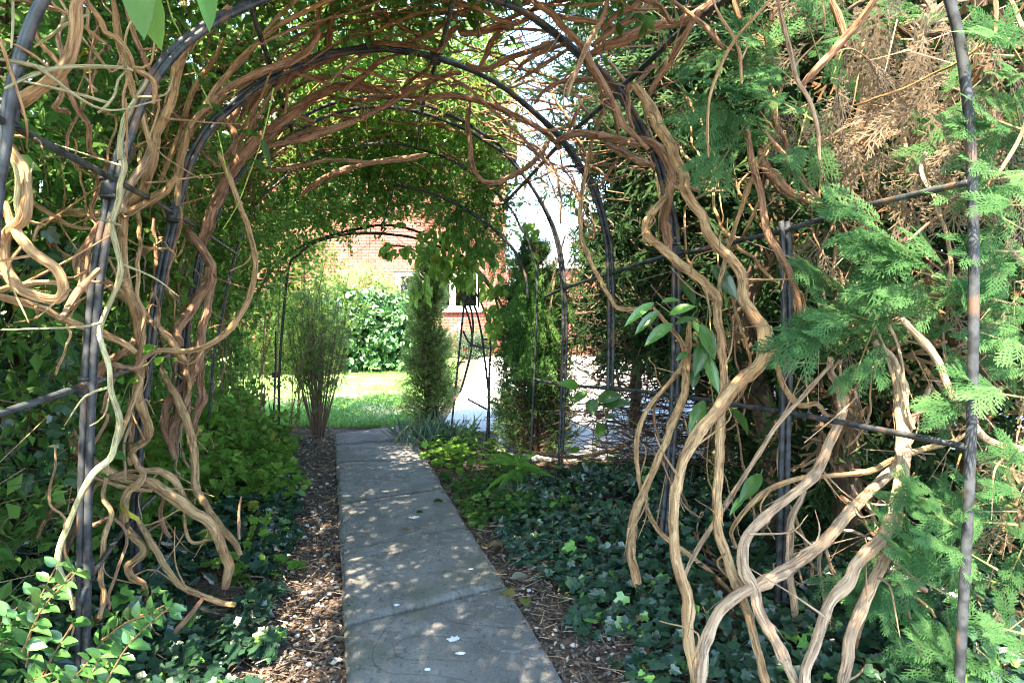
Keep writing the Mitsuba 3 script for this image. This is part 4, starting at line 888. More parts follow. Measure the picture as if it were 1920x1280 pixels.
for (x, y, ang, px, n) in ((1400, 190, 200, 150, 12), (1450, 120, 150, 150, 10), (1380, 260, 235, 130, 8), (1480, 200, 160, 120, 10), (1340, 110, 190, 90, 5), (1520, 60, 120, 120, 7), (1430, 50, 110, 120, 6), (1500, 260, 250, 120, 6),
                           (1600, 425, 165, 130, 9), (1690, 480, 165, 150, 10), (1740, 505, 150, 130, 8), (1760, 560, 170, 110, 6), (1600, 590, 165, 150, 12), (1560, 620, 195, 140, 10), (1575, 545, 140, 120, 7), (1680, 585, 160, 100, 5), (1620, 660, 240, 110, 6),
                           (1880, 230, 170, 140, 9), (1900, 330, 190, 140, 9), (1900, 90, 140, 130, 8), (1860, 560, 170, 130, 8), (1890, 640, 165, 130, 8), (1890, 740, 170, 140, 9), (1870, 470, 180, 120, 7), (1900, 420, 160, 120, 7),
                           (1750, 940, 160, 110, 8), (1730, 920, 175, 100, 6), (1790, 985, 150, 110, 6), (1730, 1060, 120, 130, 10), (1750, 1100, 150, 120, 8), (1680, 1110, 175, 130, 13), (1650, 1090, 190, 110, 8), (1790, 1230, 130, 120, 9), (1760, 1260, 160, 120, 7), (1860, 1240, 140, 110, 6),
                           (1900, 880, 160, 100, 6), (1840, 1050, 150, 110, 6), (1890, 1180, 160, 110, 6), (1820, 940, 140, 100, 5), (1780, 1180, 110, 110, 7), (1870, 980, 170, 110, 5)):
    Y = FACE(x) - .12 + rg.normal() * .04
    spray_group(x, y, ang, px / FOC * Y, n, Y, rg)
for _ in range(95):                                               # the rest of its lit face
    x = rg.uniform(1430, 1990); y = rg.uniform(-60, 1290)
    if (1500 < x < 1790 and 640 < y < 1060) or (x < 1560 and y > 690) or (x < 1560 and y > 290): continue
    if 1560 < x < 1800 and 20 < y < 380 and rg.random() < .5: continue
    Y = FACE(x) + rg.uniform(-.02, .25); spray_group(x, y, rg.uniform(90, 260), rg.uniform(70, 120) / FOC * Y, rg.integers(3, 6), Y, rg, (.05, .12, .045), (.11, .23, .085))
def dead_spray(x, y, L, Y, rng):
    c = P(x, y, Y); d = unit(np.array([rng.normal() * .7, -.25, rng.normal() * .5 - .9]))
    col = np.array([[.31, .25, .175]]) * rng.uniform(.55, 1.15)
    scatter(dead, FRONDS_MID[rng.integers(2)], c[None], d[None], rnd(rng, 1) + [[0, -.6, .3]], L, col, col * 1.25)
for _ in range(210):
    x, y = (rg.normal(1675, 95), rg.normal(180, 125)) if rg.random() < .62 else (rg.uniform(1500, 1960), rg.uniform(0, 1290))
    if (1500 < x < 1790 and 640 < y < 1060) or x < 1450 or (x < 1600 and y > 640): continue
    dead_spray(x, y, rg.uniform(.07, .20), FACE(x) + rg.uniform(-.04, .22), rg)
for _ in range(380):
    x, y = rg.uniform(1480, 1960), rg.uniform(-20, 1290); Y = FACE(x) + rg.uniform(0, .3)
    if 1500 < x < 1760 and 640 < y < 1060 and rg.random() < .6: continue
    a = P(x, y, Y); lines(tw, a[None], (a + unit(rg.normal(size=3) * [1, .4, 1]) * rg.uniform(.06, .24))[None], .0028, .0012, np.array([.27, .19, .125]) * rg.uniform(.4, 1.2))
for i in range(44):
    x = rg.uniform(1.55, 3.2); y = rg.uniform(2.5, 3.4); z = rg.uniform(.1, 2.8)
    v, f, uv = bend_tube((x, y, z), (x + rg.normal() * .5, y - rg.uniform(.1, .5), z + rg.normal() * .4), rg.uniform(.008, .02), .004, rg, .06, 5, 6, tone=int(rg.choice([4, 3, 0])), seed=i); wood.add(v, f, None, uv)
for i, (x, y) in enumerate(((1.55, 3.05), (1.95, 2.9), (2.4, 2.75), (1.3, 3.5))):
    v, f, uv = bend_tube((x, y, -.1), (x + rg.normal() * .1, y + .1, 3.6), .07, .035, rg, .06, 7, 10, tone=4, seed=60 + i); wood.add(v, f, None, uv)
lf.emit(k + '__sprays', 'leaf'); 
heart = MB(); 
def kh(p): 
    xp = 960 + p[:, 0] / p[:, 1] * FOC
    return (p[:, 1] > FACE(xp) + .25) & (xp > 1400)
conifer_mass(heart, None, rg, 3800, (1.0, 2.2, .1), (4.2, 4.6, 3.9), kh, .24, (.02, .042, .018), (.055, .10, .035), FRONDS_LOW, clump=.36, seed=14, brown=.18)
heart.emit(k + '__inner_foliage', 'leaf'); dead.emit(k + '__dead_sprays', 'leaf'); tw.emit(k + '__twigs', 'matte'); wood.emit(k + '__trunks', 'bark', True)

# ------------------------------------------------------------------ the garden beyond
rg = np.random.default_rng(41)
v, f = grid(-14, 1.5, 7.15, 16.9, 60, 60, lambda X, Y: -.004 + .03 * meshkit.noise(np.stack([X * .8, Y * .8, 0 * X], -1)) * (Y > 7.4))
keepf = v[f].mean(1)[:, 0] < np.interp(v[f].mean(1)[:, 1], [7, 9, 17], [-.75, -.9, -1.2])
emit('lawn', v, f[keepf], 'turf', True); struct('lawn', 'short sunny lawn between the tunnel and the house')
gm = MB(); n = 26000
gp = np.column_stack([rg.uniform(-4.6, -.6, n), 7.1 + 6.2 * rg.random(n) ** 1.7, np.zeros(n)])
gp = gp[gp[:, 0] < np.interp(gp[:, 1], [7, 9, 17], [-.78, -.95, -1.2])]
gp[:, 2] = .0; n = len(gp)
scatter(gm, LEAF2, gp, np.column_stack([rg.normal(size=(n, 2)) * .5, np.ones(n)]), rnd(rg, n) + [0, -.6, 0], rg.uniform(.03, .06, n), shades(rg, n, (.10, .23, .05), (.24, .38, .11), .08), wid=.28)
gm.emit('lawn_grass', 'leaf'); labels['lawn_grass'] = {'label': 'short green grass blades of the lawn beyond the path', 'category': 'grass', 'kind': 'stuff'}
# pale paving to the right, beyond the tunnel
v, f = grid(-1.3, 7, 5.4, 16.55, 30, 30, lambda X, Y: 0 * X - .022)
ctr = v[f].mean(1); keepf = ctr[:, 0] > np.interp(ctr[:, 1], [5.4, 6.5, 9, 17], [.2, -.55, -.85, -1.2])
emit('paving_bed', v, f[keepf], 'soil', True); struct('paving_bed', 'dusty ground bed under the pale paving')
struct('patio', 'pale sunlit paving slabs to the right of the far arch')
for i in range(13):
    for j in range(18):
        x, y = -1.05 + i * .605, 5.95 + j * .605
        if x < np.interp(y, [5.4, 6.5, 9, 17], [.15, -.4, -.62, -.9]) or x > 6 or y > 16.2: continue
        m_ = trimesh.creation.box(extents=(.592, .592, .045)); v = np.array(m_.vertices)
        v[v[:, 2] > 0, :2] *= .985
        v[:, 2] += rg.normal() * .002 + (v[:, 0] * rg.normal() + v[:, 1] * rg.normal()) * .004
        v = v + [x + rg.normal() * .003, y + rg.normal() * .003, -.008]
        emit(numbered('patio__slab'), v, m_.faces, 'pale_stone', False, np.full((len(v), 2), float(rg.integers(0, 50))))
scene['pale_stone'] = {'type': 'twosided', 'b': {'type': 'principled', 'base_color': proc(lambda p, n, uv: mix((.44, .425, .395), (.58, .56, .52), fbm(p.x * 5, p.y * 5, uv.x, 3)) * (.85 + .25 * cell_rand(dr.floor(uv.x + .5)))), 'roughness': .85}}

def column_conifer(label, x, y, h, w, seed, lo, hi, n=900, bare=0.0):
    k = thing('column_conifer', label, 'conifer', None); g = np.random.default_rng(seed); lf, tw, wood = MB(), MB(), MB()
    for i in range(5):
        v, f, uv = bend_tube((x + g.normal() * .04, y + g.normal() * .04, -.05), (x + g.normal() * w * .18, y + g.normal() * w * .18, h * g.uniform(.75, .95)), .022, .006, g, .03, 7, 7, tone=4, seed=i); wood.add(v, f, None, uv)
    wood.emit(k + '__stems', 'bark', True)
    z = h * g.random(n * 2) ** .95; prof = w * .5 * np.clip(np.interp(z / h, [0, .12, .35, .8, 1], [.75, 1.0, .95, .6, .12]), 0, None)
    an = g.uniform(0, 6.28, n * 2); r = prof * np.sqrt(g.uniform(.1, 1.0, n * 2)) * g.uniform(.8, 1.1, n * 2)
    c = np.column_stack([x + r * np.cos(an), y + r * np.sin(an), z]); q = (meshkit.fbm(c * 4.5, 3, seed) > .40 + bare * np.clip(1.2 - z / h, 0, 1)) & (z > .06); c, an = c[q][:n], an[q][:n]; N = len(c)
    d = np.column_stack([np.cos(an) * .7, np.sin(an) * .7, np.full(N, .45)]) + g.normal(size=(N, 3)) * .35
    col = shades(g, N, lo, hi)
    for i in range(2):
        s_ = np.arange(N) % 2 == i
        scatter(lf, FRONDS_LOW[i], c[s_], d[s_], rnd(g, N)[s_], g.uniform(.05, .10, s_.sum()), col[s_] * .8, col[s_] * 1.3)
    for _ in range(3):
        scatter(lf, LEAF2, c + g.normal(size=(N, 3)) * .03, d + rnd(g, N) * .8, rnd(g, N), g.uniform(.022, .045, N), col * g.uniform(.7, 1.5, (N, 1)), wid=.8)
    lines(tw, c, np.column_stack([np.full(N, x), np.full(N, y), c[:, 2] - .12]), .0022, .004, np.array([.15, .10, .07]) * g.uniform(.6, 1.4, (N, 1)))
    lf.emit(k + '__foliage', 'leaf'); tw.emit(k + '__twigs', 'matte')
g0 = G(800, 812); column_conifer('slim thinning columnar conifer at the far right corner of the path', g0[0], g0[1] + .25, 1.85, .54, 51, (.19, .27, .09), (.42, .52, .19), 2300, .07)
g0 = G(990, 868); column_conifer('dark columnar conifer on the paving behind the spindly metal frame', g0[0] + .06, g0[1] + .35, 1.85, .72, 52, (.06, .13, .05), (.13, .22, .08), 3400)
g0 = G(590, 822)
k = thing('dwarf_bush', 'small upright bush with bare twiggy base at the far left of the path', 'shrub')
g = np.random.default_rng(53); lf, tw = MB(), MB(); cx, cy = g0[0], g0[1] + .1
for i in range(46):
    an, rr = g.uniform(0, 6.28), g.uniform(.05, .36); b = np.array([cx + rr * math.cos(an), cy + rr * math.sin(an), g.uniform(.8, 1.5)]); a = np.array([cx + rr * .15 * math.cos(an), cy + rr * .15 * math.sin(an), 0])
    lines(tw, a[None], b[None], .007, .0025, (.17, .105, .075)); n = 15
    s_ = g.uniform(.38, 1.05, (n, 1)); c = a + (b - a) * s_ + g.normal(size=(n, 3)) * .035; col = shades(g, n, (.11, .16, .07), (.26, .34, .13))
    scatter(lf, FRONDS_LOW[i % 2], c, rnd(g, n) + [0, 0, .7], rnd(g, n), g.uniform(.06, .12, n), col, col * 1.5)
lf.emit(k + '__foliage', 'leaf'); tw.emit(k + '__stems', 'matte')

def round_shrub(label, name, cx, cy, rx, ry, h, n, size, lo, hi, seed, t=LEAF2, bs='leaf', per=9, twig=.22):
    k = thing(name, label, 'shrub'); g = np.random.default_rng(seed); lf, tw = MB(), MB()
    def keep(p):
        q = (p - [cx, cy, h * .45]) / [rx, ry, h * .58]; r = np.linalg.norm(q, axis=1) * (1 + .5 * (meshkit.fbm(p * 2.2, 3, seed) - .5))
        return (r < 1) & (g.random(len(p)) < .2 + .8 * r ** 2) & (p[:, 2] > .03)
    c = pick(g, n, (cx - rx, cy - ry, 0), (cx + rx, cy + ry, h * 1.05), keep, .40, 2.4, seed)
    leafy(lf, c, g, per, twig, size, lo, hi, t=t, twigs=tw, up=.8)
    for i in range(14):
        a = np.array([[cx + g.normal() * rx * .2, cy + g.normal() * ry * .2, 0]]); b = np.array([[cx + g.normal() * rx * .5, cy + g.normal() * ry * .5, h * g.uniform(.5, .9)]])
        lines(tw, a, b, .014, .005, (.16, .11, .08))
    lf.emit(k + '__foliage', bs); tw.emit(k + '__stems', 'matte')
round_shrub('rounded glossy green shrub with broad leaves at the back edge of the lawn', 'broadleaf_shrub', -2.75, 13.2, 1.25, .8, 1.45, 1200, .13, (.05, .13, .05), (.13, .27, .10), 61, OVAL, 'glossy_leaf')
round_shrub('tall pale sunlit shrub against the house wall behind the lawn', 'pale_shrub', -3.4, 14.7, 1.3, .8, 2.0, 1500, .11, (.30, .42, .16), (.50, .60, .30), 62)
round_shrub('dark leafy shrub at the left back corner of the lawn', 'dark_shrub', -4.1, 12.4, 1.0, .8, 1.5, 900, .11, (.04, .10, .03), (.10, .20, .06), 63)
round_shrub('low blue green border plant in front of the house wall', 'border_plant', hx(873) * .93, 15.7, .42, .35, .62, 260, .09, (.09, .17, .11), (.20, .30, .20), 64, LANCE)
round_shrub('low dark border plant right of the blue green one', 'border_plant', hx(905) * .93, 15.9, .3, .3, .5, 160, .08, (.06, .12, .05), (.14, .22, .08), 65, LANCE)
for i, (x, y, r, h, lab) in enumerate(((4.6, 11.5, 1.7, 2.3, 'nearer rounded shrub on the far right behind the cypress'), (5.6, 14.5, 1.8, 2.6, 'farther rounded shrub on the far right behind the cypress'), (-6.6, 11.0, 2.0, 3.0, 'tall bushy shrub far to the left beyond the evergreen'), (-7.0, 6.5, 2.0, 3.2, 'tall bushy shrub hidden behind the evergreen at the left'))):
    round_shrub(lab, 'garden_shrub', x, y, r, r, h, 1000, .13, (.08, .17, .045), (.20, .33, .09), 70 + i)
# stake, rail and fallen wood
k = thing('garden_rail', 'white sloping handrail against the house wall right of the window', 'rail')
m = MB()
for a, b in (((832, 634), (862, 605)), ((862, 603), (862, 650))):
    v, f, uv = tube(np.array([P(*a, 16.2), P((a[0] + b[0]) / 2, (a[1] + b[1]) / 2, 16.2), P(*b, 16.2)]), .035, 8); m.add(v, f)
m.emit(k, 'white_plastic', True)
chain([(1002, 848, 5.35), (1040, 855, 5.3), (1085, 856, 5.3), (1130, 848, 5.4), (1170, 835, 5.6), (1200, 820, 5.7)], .016, thing('fallen_branch', 'pale bare branch lying on the ground right of the dark columnar conifer', 'branch'), 'bark')
chain([(1080, 833, 6.4), (1130, 842, 6.1), (1180, 850, 5.9), (1235, 862, 5.6)], .028, thing('garden_hose', 'dark hose lying along the edge of the paving behind the right legs', 'hose'))

# ------------------------------------------------------------------ ivy, litter and small plants on the ground
rg = np.random.default_rng(81)
def ivy_patch(key, lab, n, x_rng, y_rng, hfun, keep, size):
    x = rg.uniform(*x_rng, n * 3); y = rg.uniform(*y_rng, n * 3)
    k = keep(x, y) & (meshkit.fbm(np.stack([x * 3.2, y * 3.2, 0 * x], -1), 3, 6) > .36); x, y = x[k][:n], y[k][:n]; n = len(x)
    top = hfun(x, y); z = top * (1 - .75 * rg.random(n) ** 2.2) + .012 + rg.normal(size=n) * .012
    mb = MB()
    d = np.column_stack([rg.normal(size=(n, 2)), rg.normal(size=n) * .35 - .25]); nn = np.column_stack([rg.normal(size=(n, 2)) * .42, np.ones(n)]) + [0, -.35, 0]
    c = shades(rg, n, (.010, .032, .018), (.028, .070, .034)); q = rg.random(n) < .06; c[q] = shades(rg, q.sum(), (.07, .17, .03), (.12, .26, .05))
    scatter(mb, IVY, np.column_stack([x, y, z]), d, nn, size * rg.uniform(.45, 1.4, n) ** 1.1, c)
    a = np.column_stack([x, y, np.maximum(z - .01, .01)])[::6]
    lines(mb, a, a + rg.normal(size=a.shape) * [.07, .07, .015] - [0, 0, .03], .0022, .0015, (.09, .06, .045))
    mb.emit(key, 'glossy_leaf'); labels[key] = {'label': lab, 'category': 'ivy', 'kind': 'stuff'}
eR = lambda x, y: x - edge(gr, y); eL = lambda x, y: edge(gl, y) - x
ivy_patch('ivy_ground_cover', 'dark glossy ivy covering the ground right of the path', 15000, (-.3, 3.4), (1.6, 5.4),
          lambda x, y: .04 + .17 * np.clip((eR(x, y) - .25) / 1.0, 0, 1) * (.6 + .8 * meshkit.noise(np.stack([x * 2.5, y * 2.5, 0 * x], -1), 4)) * np.clip((5.6 - y) / 1.2, 0, 1),
          lambda x, y: (eR(x, y) > .07 + .20 * meshkit.noise(np.stack([x * 4, y * 4, 0 * x], -1), 5) + .28 * np.clip((2.45 - y) / .5, 0, 1)) & ((y < 4.9) | (x > .75)) & (y < 4.75 + .5 * np.clip(x - .3, 0, 1)), .054)
ivy_patch('ivy_verge', 'dark glossy ivy covering the ground left of the path', 9000, (-3.0, -.4), (1.5, 5.0),
          lambda x, y: .04 + .18 * np.clip((eL(x, y) - .35) / .9, 0, 1) * (.6 + .8 * meshkit.noise(np.stack([x * 2.5, y * 2.5, 0 * x], -1), 7)),
          lambda x, y: (eL(x, y) > .20 + .16 * meshkit.noise(np.stack([x * 4, y * 4, 0 * x], -1), 8)), .060)

def strip(n, side, wmax, pw=1.0, y0=1.6, y1=7.0):
    y = y0 + (y1 - y0) * rg.random(n) ** 1.25; e = .012 + wmax * rg.random(n) ** pw
    return np.column_stack([(edge(gl, y) - e) if side < 0 else (edge(gr, y) + e), y, 0 * y])
lit = MB()
for side, wm, n in ((-1, .55, 15000), (1, .55, 12000)):
    p = strip(n, side, wm, 1.1); p[:, 2] = ground_z(p[:, 0], p[:, 1]) + .006 + .02 * rg.random(n)
    t = rg.random((n, 1)); col = np.array([.055, .040, .033]) * (1 - t) + np.array([.175, .143, .12]) * t; q = rg.random(n) < .08; col[q] = np.array([.42, .36, .28]) * rg.uniform(.8, 1.1, (q.sum(), 1))
    scatter(lit, LEAF2, p, np.column_stack([rg.normal(size=(n, 2)), rg.normal(size=n) * .25]), rnd(rg, n) * .6 + [0, 0, 1], rg.uniform(.006, .030, n), col, wid=rg.uniform(.5, 1.4, n))
    n2 = 800; p = strip(n2, side, wm); p[:, 2] = .02 + .015 * rg.random(n2)
    lines(lit, p, p + rnd(rg, n2) * [1, 1, .12] * rg.uniform(.03, .12, (n2, 1)), .0022, .0014, np.array([.30, .22, .15]) * rg.uniform(.4, 1.3, (n2, 1)))
p = np.column_stack([rg.uniform(-2.4, 2.4, 6000), rg.uniform(1.4, 6.6, 6000), np.zeros(6000)]); p = p[(p[:, 0] > edge(gr, p[:, 1])) | (p[:, 0] < edge(gl, p[:, 1]))]; n = len(p); p[:, 2] = ground_z(p[:, 0], p[:, 1]) + .008
scatter(lit, LEAF2, p, np.column_stack([rg.normal(size=(n, 2)), 0 * p[:, 0]]), rnd(rg, n) * .5 + [0, 0, 1], rg.uniform(.015, .05, n), np.array([.18, .12, .08]) * rg.uniform(.3, 1.4, (n, 1)))
n = 700; y = rg.uniform(1.7, 6.6, n); e = rg.choice([-1, 1], n); w_ = .05 * rg.random(n) ** 1.6
p = np.column_stack([np.where(e < 0, edge(gl, y) + w_, edge(gr, y) - w_), y, np.full(n, .046)])
scatter(lit, LEAF2, p, np.column_stack([rg.normal(size=(n, 2)), 0 * y]), rnd(rg, n) * .35 + [0, 0, 1], rg.uniform(.006, .026, n), np.array([.16, .12, .09]) * rg.uniform(.3, 1.5, (n, 1)), wid=rg.uniform(.5, 1.3, n))
n = 160; p = np.column_stack([rg.uniform(-1.2, .2, n), rg.uniform(1.8, 6.6, n), np.full(n, .047)]); p = p[(p[:, 0] > edge(gl, p[:, 1]) + .03) & (p[:, 0] < edge(gr, p[:, 1]) - .03)]; n = len(p)
scatter(lit, LEAF2, p, np.column_stack([rg.normal(size=(n, 2)), 0 * p[:, 0]]), rnd(rg, n) * .3 + [0, 0, 1], rg.uniform(.006, .02, n), np.array([.14, .11, .08]) * rg.uniform(.3, 1.6, (n, 1)), wid=rg.uniform(.4, 1.2, n))
lit.emit('leaf_litter', 'matte'); labels['leaf_litter'] = {'label': 'brown leaf litter and bark chips along both edges of the path', 'category': 'leaf litter', 'kind': 'stuff'}
ico = trimesh.creation.icosphere(1); peb = MB()
for side, n in ((-1, 170), (1, 50)):
    p = strip(n, side, .42, 1.0, 1.7, 6.5)
    for q in p:
        s_ = rg.uniform(.005, .013); v = ico.vertices * (1 + rg.normal(size=(len(ico.vertices), 1)) * .12) * [s_ * rg.uniform(.8, 1.4), s_, s_ * .65]
        peb.add(v + q + [0, 0, .014], ico.faces, np.array([.50, .47, .42]) * rg.uniform(.5, 1.25))
peb.emit('pebbles', 'matte', False); labels['pebbles'] = {'label': 'small pale pebbles scattered in the litter beside the path', 'category': 'pebbles', 'kind': 'stuff'}

# droppings and fallen leaves on the slabs
def path_z(x, y): return .0385
dk = [('large white splashed bird dropping on the nearest slab', 851, 1196, .028), ('small white bird dropping at the front of the nearest slab', 802, 1254, .014), ('smeared white bird dropping beside the fallen green leaf', 776, 969, .034), ('tiny white bird dropping on the second slab', 744, 1133, .016), ('round pale bird dropping on the right of the second slab', 884, 1066, .014), ('bluish white bird dropping near the front of the path', 865, 1224, .018)]
for lab, x, y, s_ in dk:
    k = thing('bird_dropping', lab, 'dropping'); c = G(x, y, .040); a = np.linspace(0, 6.283, 40, endpoint=False); rr = s_ * (.5 + .5 * meshkit.noise(np.stack([np.cos(a) * 2.2 + x, np.sin(a) * 2.2, 0 * a], -1)) + .75 * np.clip(meshkit.noise(np.stack([np.cos(a) * 3 + x, np.sin(a) * 3, 0 * a], -1), 2) - .55, 0, 1) * 1.5)
    v = np.vstack([[0, 0, .004], np.column_stack([rr * np.cos(a), rr * np.sin(a) * .8, np.zeros(40)])]) + c; i = np.arange(40)
    emit(k, v, np.stack([0 * i, i + 1, (i + 1) % 40 + 1], 1), 'matte', False, None, np.tile([.62, .64, .66], (41, 1)))
for lab, x, y, L_, an, col in (('curled dark green fallen leaf on the middle slab', 782, 962, .055, .9, (.06, .13, .03)), ('yellowish fallen leaf at the left of the second slab', 663, 1122, .028, 2.0, (.34, .25, .06)), ('brown fallen leaf lit by a sun fleck on the middle slab', 752, 992, .05, .2, (.30, .21, .10)),
                               ('dark fallen leaf at the right edge of the middle slab', 812, 940, .07, .1, (.05, .11, .03)), ('yellow fallen leaf on the litter at the right edge of the path', 962, 1118, .085, 2.2, (.42, .38, .12)), ('pale green fallen leaf on the litter near the right front edge', 985, 1135, .08, 1.6, (.30, .36, .10)),
                               ('tan fallen leaf among the ivy at the right of the path', 918, 1022, .08, .3, (.34, .24, .12)), ('broad brown fallen leaf in the ivy near the front', 1212, 1228, .07, 1.8, (.30, .15, .07)), ('small yellow fallen leaf in the ivy near the front', 1212, 1258, .05, 1.4, (.5, .36, .06)), ('pale dry fallen leaf on the litter right of the path', 960, 1085, .09, .5, (.40, .36, .28))):
    k = thing('fallen_leaf', lab, 'leaf'); mb = MB()
    scatter(mb, OVAL, G(x, y, .045)[None], [[math.cos(an), math.sin(an), .12]], [[.1, -.2, 1]], L_, col); mb.emit(k, 'leaf')

def traced_leaf(mb, b, t, Yb, Yt, wpx, col, tmpl=LAUREL, tilt=(0, -.7, .7)):
    a, e = P(*b, Yb), P(*t, Yt); L_ = np.linalg.norm(e - a); w = wpx / FOC * (Yb + Yt) / 2
    half = tmpl[0][:, 1].max()
    scatter(mb, tmpl, a[None], (e - a)[None], np.array([tilt]), L_, col, wid=w * .88 / 2 / half / L_)
def sprig(k, stems, leaves, bsdf, tmpl, stem_col=(.16, .20, .06), tilt=(0, -.7, .7), r=.003):
    m = MB()
    for pts in stems:
        c = spline([P(*q) for q in pts], .02); v, f, uv = tube(c, np.linspace(r, r * .6, len(c)), 6); m.add(v, f, stem_col)
    m.emit(k + '__stem', 'matte', True)
    for b, t, Yb, Yt, w, col in leaves:
        mb = MB(); traced_leaf(mb, b, t, Yb, Yt, w, col, tmpl, np.asarray(tilt) + RG.normal(size=3) * .25); mb.emit(numbered(k + '__leaf'), bsdf, True)
LG = lambda a=1.0: np.array([.055, .125, .02]) * a
k = thing('laurel_sprig', 'glossy green laurel sprigs poking through the right side lattice', 'shrub')
sprig(k, [[(1345, 830, 3.0), (1330, 700, 2.95), (1305, 620, 2.9), (1262, 590, 2.85), (1230, 566, 2.82)], [(1318, 660, 2.95), (1330, 560, 2.95), (1336, 498, 2.95), (1296, 490, 2.95)], [(1362, 790, 2.95), (1340, 740, 2.95)], [(1430, 880, 2.8), (1410, 930, 2.7)]],
      [((1227, 567), (1173, 602), 2.82, 2.74, 22, LG(1.5)), ((1236, 582), (1192, 620), 2.82, 2.76, 22, LG(1.0)), ((1262, 606), (1212, 638), 2.84, 2.75, 28, LG(1.1)), ((1255, 590), (1301, 568), 2.84, 2.8, 26, LG(1.9)), ((1240, 567), (1277, 557), 2.83, 2.85, 15, LG(1.3)), ((1266, 608), (1305, 590), 2.85, 2.83, 22, LG(.8)),
       ((1310, 606), (1344, 668), 2.9, 2.82, 34, LG(1.1)), ((1318, 638), (1308, 699), 2.9, 2.8, 32, LG(.7)), ((1321, 660), (1348, 732), 2.9, 2.8, 26, LG(1.6)), ((1296, 502), (1331, 490), 2.95, 2.9, 14, LG(1.2)), ((1338, 496), (1382, 557), 2.95, 2.85, 32, LG(.6)), ((1275, 525), (1308, 566), 2.95, 2.9, 30, LG(.5)),
       ((1305, 690), (1300, 725), 2.95, 2.9, 22, LG(.5)), ((1320, 750), (1295, 808), 2.95, 2.85, 32, LG(.9)), ((1362, 760), (1412, 806), 2.85, 2.75, 42, LG(.7)), ((1428, 888), (1390, 934), 2.75, 2.65, 32, LG(1.0)), ((1405, 920), (1368, 960), 2.72, 2.66, 16, LG(1.8)), ((1290, 660), (1270, 672), 2.9, 2.86, 16, LG(.8)), ((1300, 600), (1310, 620), 2.9, 2.86, 14, LG(2.2))], 'glossy_leaf', LAUREL)
k = thing('bramble_sprig', 'shaded round leaved sprig beside the loose end of the right lower rail', 'shrub')
sprig(k, [[(1200, 800, 4.2), (1140, 760, 4.2), (1085, 725, 4.2)], [(1140, 760, 4.2), (1130, 800, 4.2)]], [((1085, 725), (1050, 716), 4.2, 4.15, 28, LG(1.5)), ((1100, 735), (1075, 752), 4.2, 4.15, 26, LG(1.1)), ((1120, 750), (1165, 738), 4.2, 4.15, 34, LG(.8)), ((1130, 760), (1180, 752), 4.2, 4.1, 30, LG(.7)), ((1110, 748), (1112, 775), 4.2, 4.1, 30, LG(.8)), ((1133, 785), (1150, 778), 4.2, 4.1, 22, LG(.8)), ((1130, 795), (1120, 815), 4.2, 4.1, 26, LG(1.1)), ((1098, 700), (1100, 690), 4.2, 4.1, 14, LG(1.5))], 'glossy_leaf', OVAL)
k = thing('leafy_shoot', 'large pale green leaves hanging into the top of the picture', 'shoot')
sprig(k, [[(255, -120, .95), (270, -60, .95), (285, -25, .95)], [(285, -60, .95), (350, -70, .95), (385, -40, .95)]], [((262, -60), (260, 55), .95, .92, 64, (.20, .36, .12)), ((275, -45), (290, 86), .97, .97, 58, (.22, .40, .09)), ((372, -50), (400, 44), .95, .93, 44, (.17, .36, .10))], 'leaf', LAUREL, tilt=(.1, -.9, .35), r=.0025)
for lab, st, lv in (('thin green shoot hanging with paired leaves at the upper left of the roof', [(306, -30, 2.3), (322, 30, 2.3), (342, 72, 2.3), (368, 140, 2.3), (397, 204, 2.3)], [((394, 196), (363, 206), 2.3, 2.28, 14, (.10, .20, .05)), ((397, 195), (420, 212), 2.3, 2.3, 12, (.06, .14, .03)), ((372, 140), (388, 175), 2.3, 2.3, 12, (.06, .13, .03))]),
                    ('long thin green shoot slanting down past the third hoop with narrow leaves', [(513, 165, 2.6), (505, 205, 2.6), (490, 265, 2.6), (470, 320, 2.6), (445, 385, 2.6), (418, 430, 2.6)], [((487, 256), (448, 240), 2.6, 2.58, 15, (.06, .14, .03)), ((491, 260), (507, 310), 2.6, 2.55, 16, (.11, .20, .08)), ((476, 298), (502, 326), 2.6, 2.58, 14, (.07, .15, .04)), ((475, 300), (460, 314), 2.6, 2.6, 12, (.09, .18, .05))]),
                    ('short green shoot with a budding tip below the second hoop', [(408, 245, 2.5), (415, 275, 2.5), (422, 310, 2.5), (428, 330, 2.5)], [((412, 252), (428, 272), 2.5, 2.5, 11, (.07, .15, .04)), ((421, 300), (422, 312), 2.5, 2.5, 8, (.3, .4, .08))])):
    k = thing('vine_shoot', lab, 'shoot'); sprig(k, [st], lv, 'leaf', LANCE, (.30, .40, .08), r=.0028)
k = thing('round_leaf_shoot', 'small bright round leaves on the vines near the lower left rail', 'shoot')
sprig(k, [[(262, 700, 2.5), (240, 720, 2.5), (222, 775, 2.5)], [(262, 690, 2.5), (300, 670, 2.5)]], [((268, 660), (288, 648), 2.5, 2.48, 24, (.16, .36, .05)), ((290, 682), (305, 670), 2.5, 2.48, 18, (.20, .42, .05)), ((234, 716), (219, 712), 2.5, 2.48, 13, (.14, .33, .05)), ((240, 716), (257, 712), 2.5, 2.48, 14, (.14, .33, .05)), ((224, 738), (220, 748), 2.5, 2.48, 9, (.18, .38, .05)), ((226, 750), (222, 760), 2.5, 2.48, 10, (.18, .38, .05)), ((206, 603), (198, 601), 2.45, 2.43, 8, (.12, .28, .05)), ((225, 612), (213, 606), 2.45, 2.43, 9, (.12, .28, .05)), ((253, 655), (246, 664), 2.5, 2.48, 12, (.14, .3, .05))], 'leaf', OVAL, tilt=(0, -.9, .3), r=.0015)

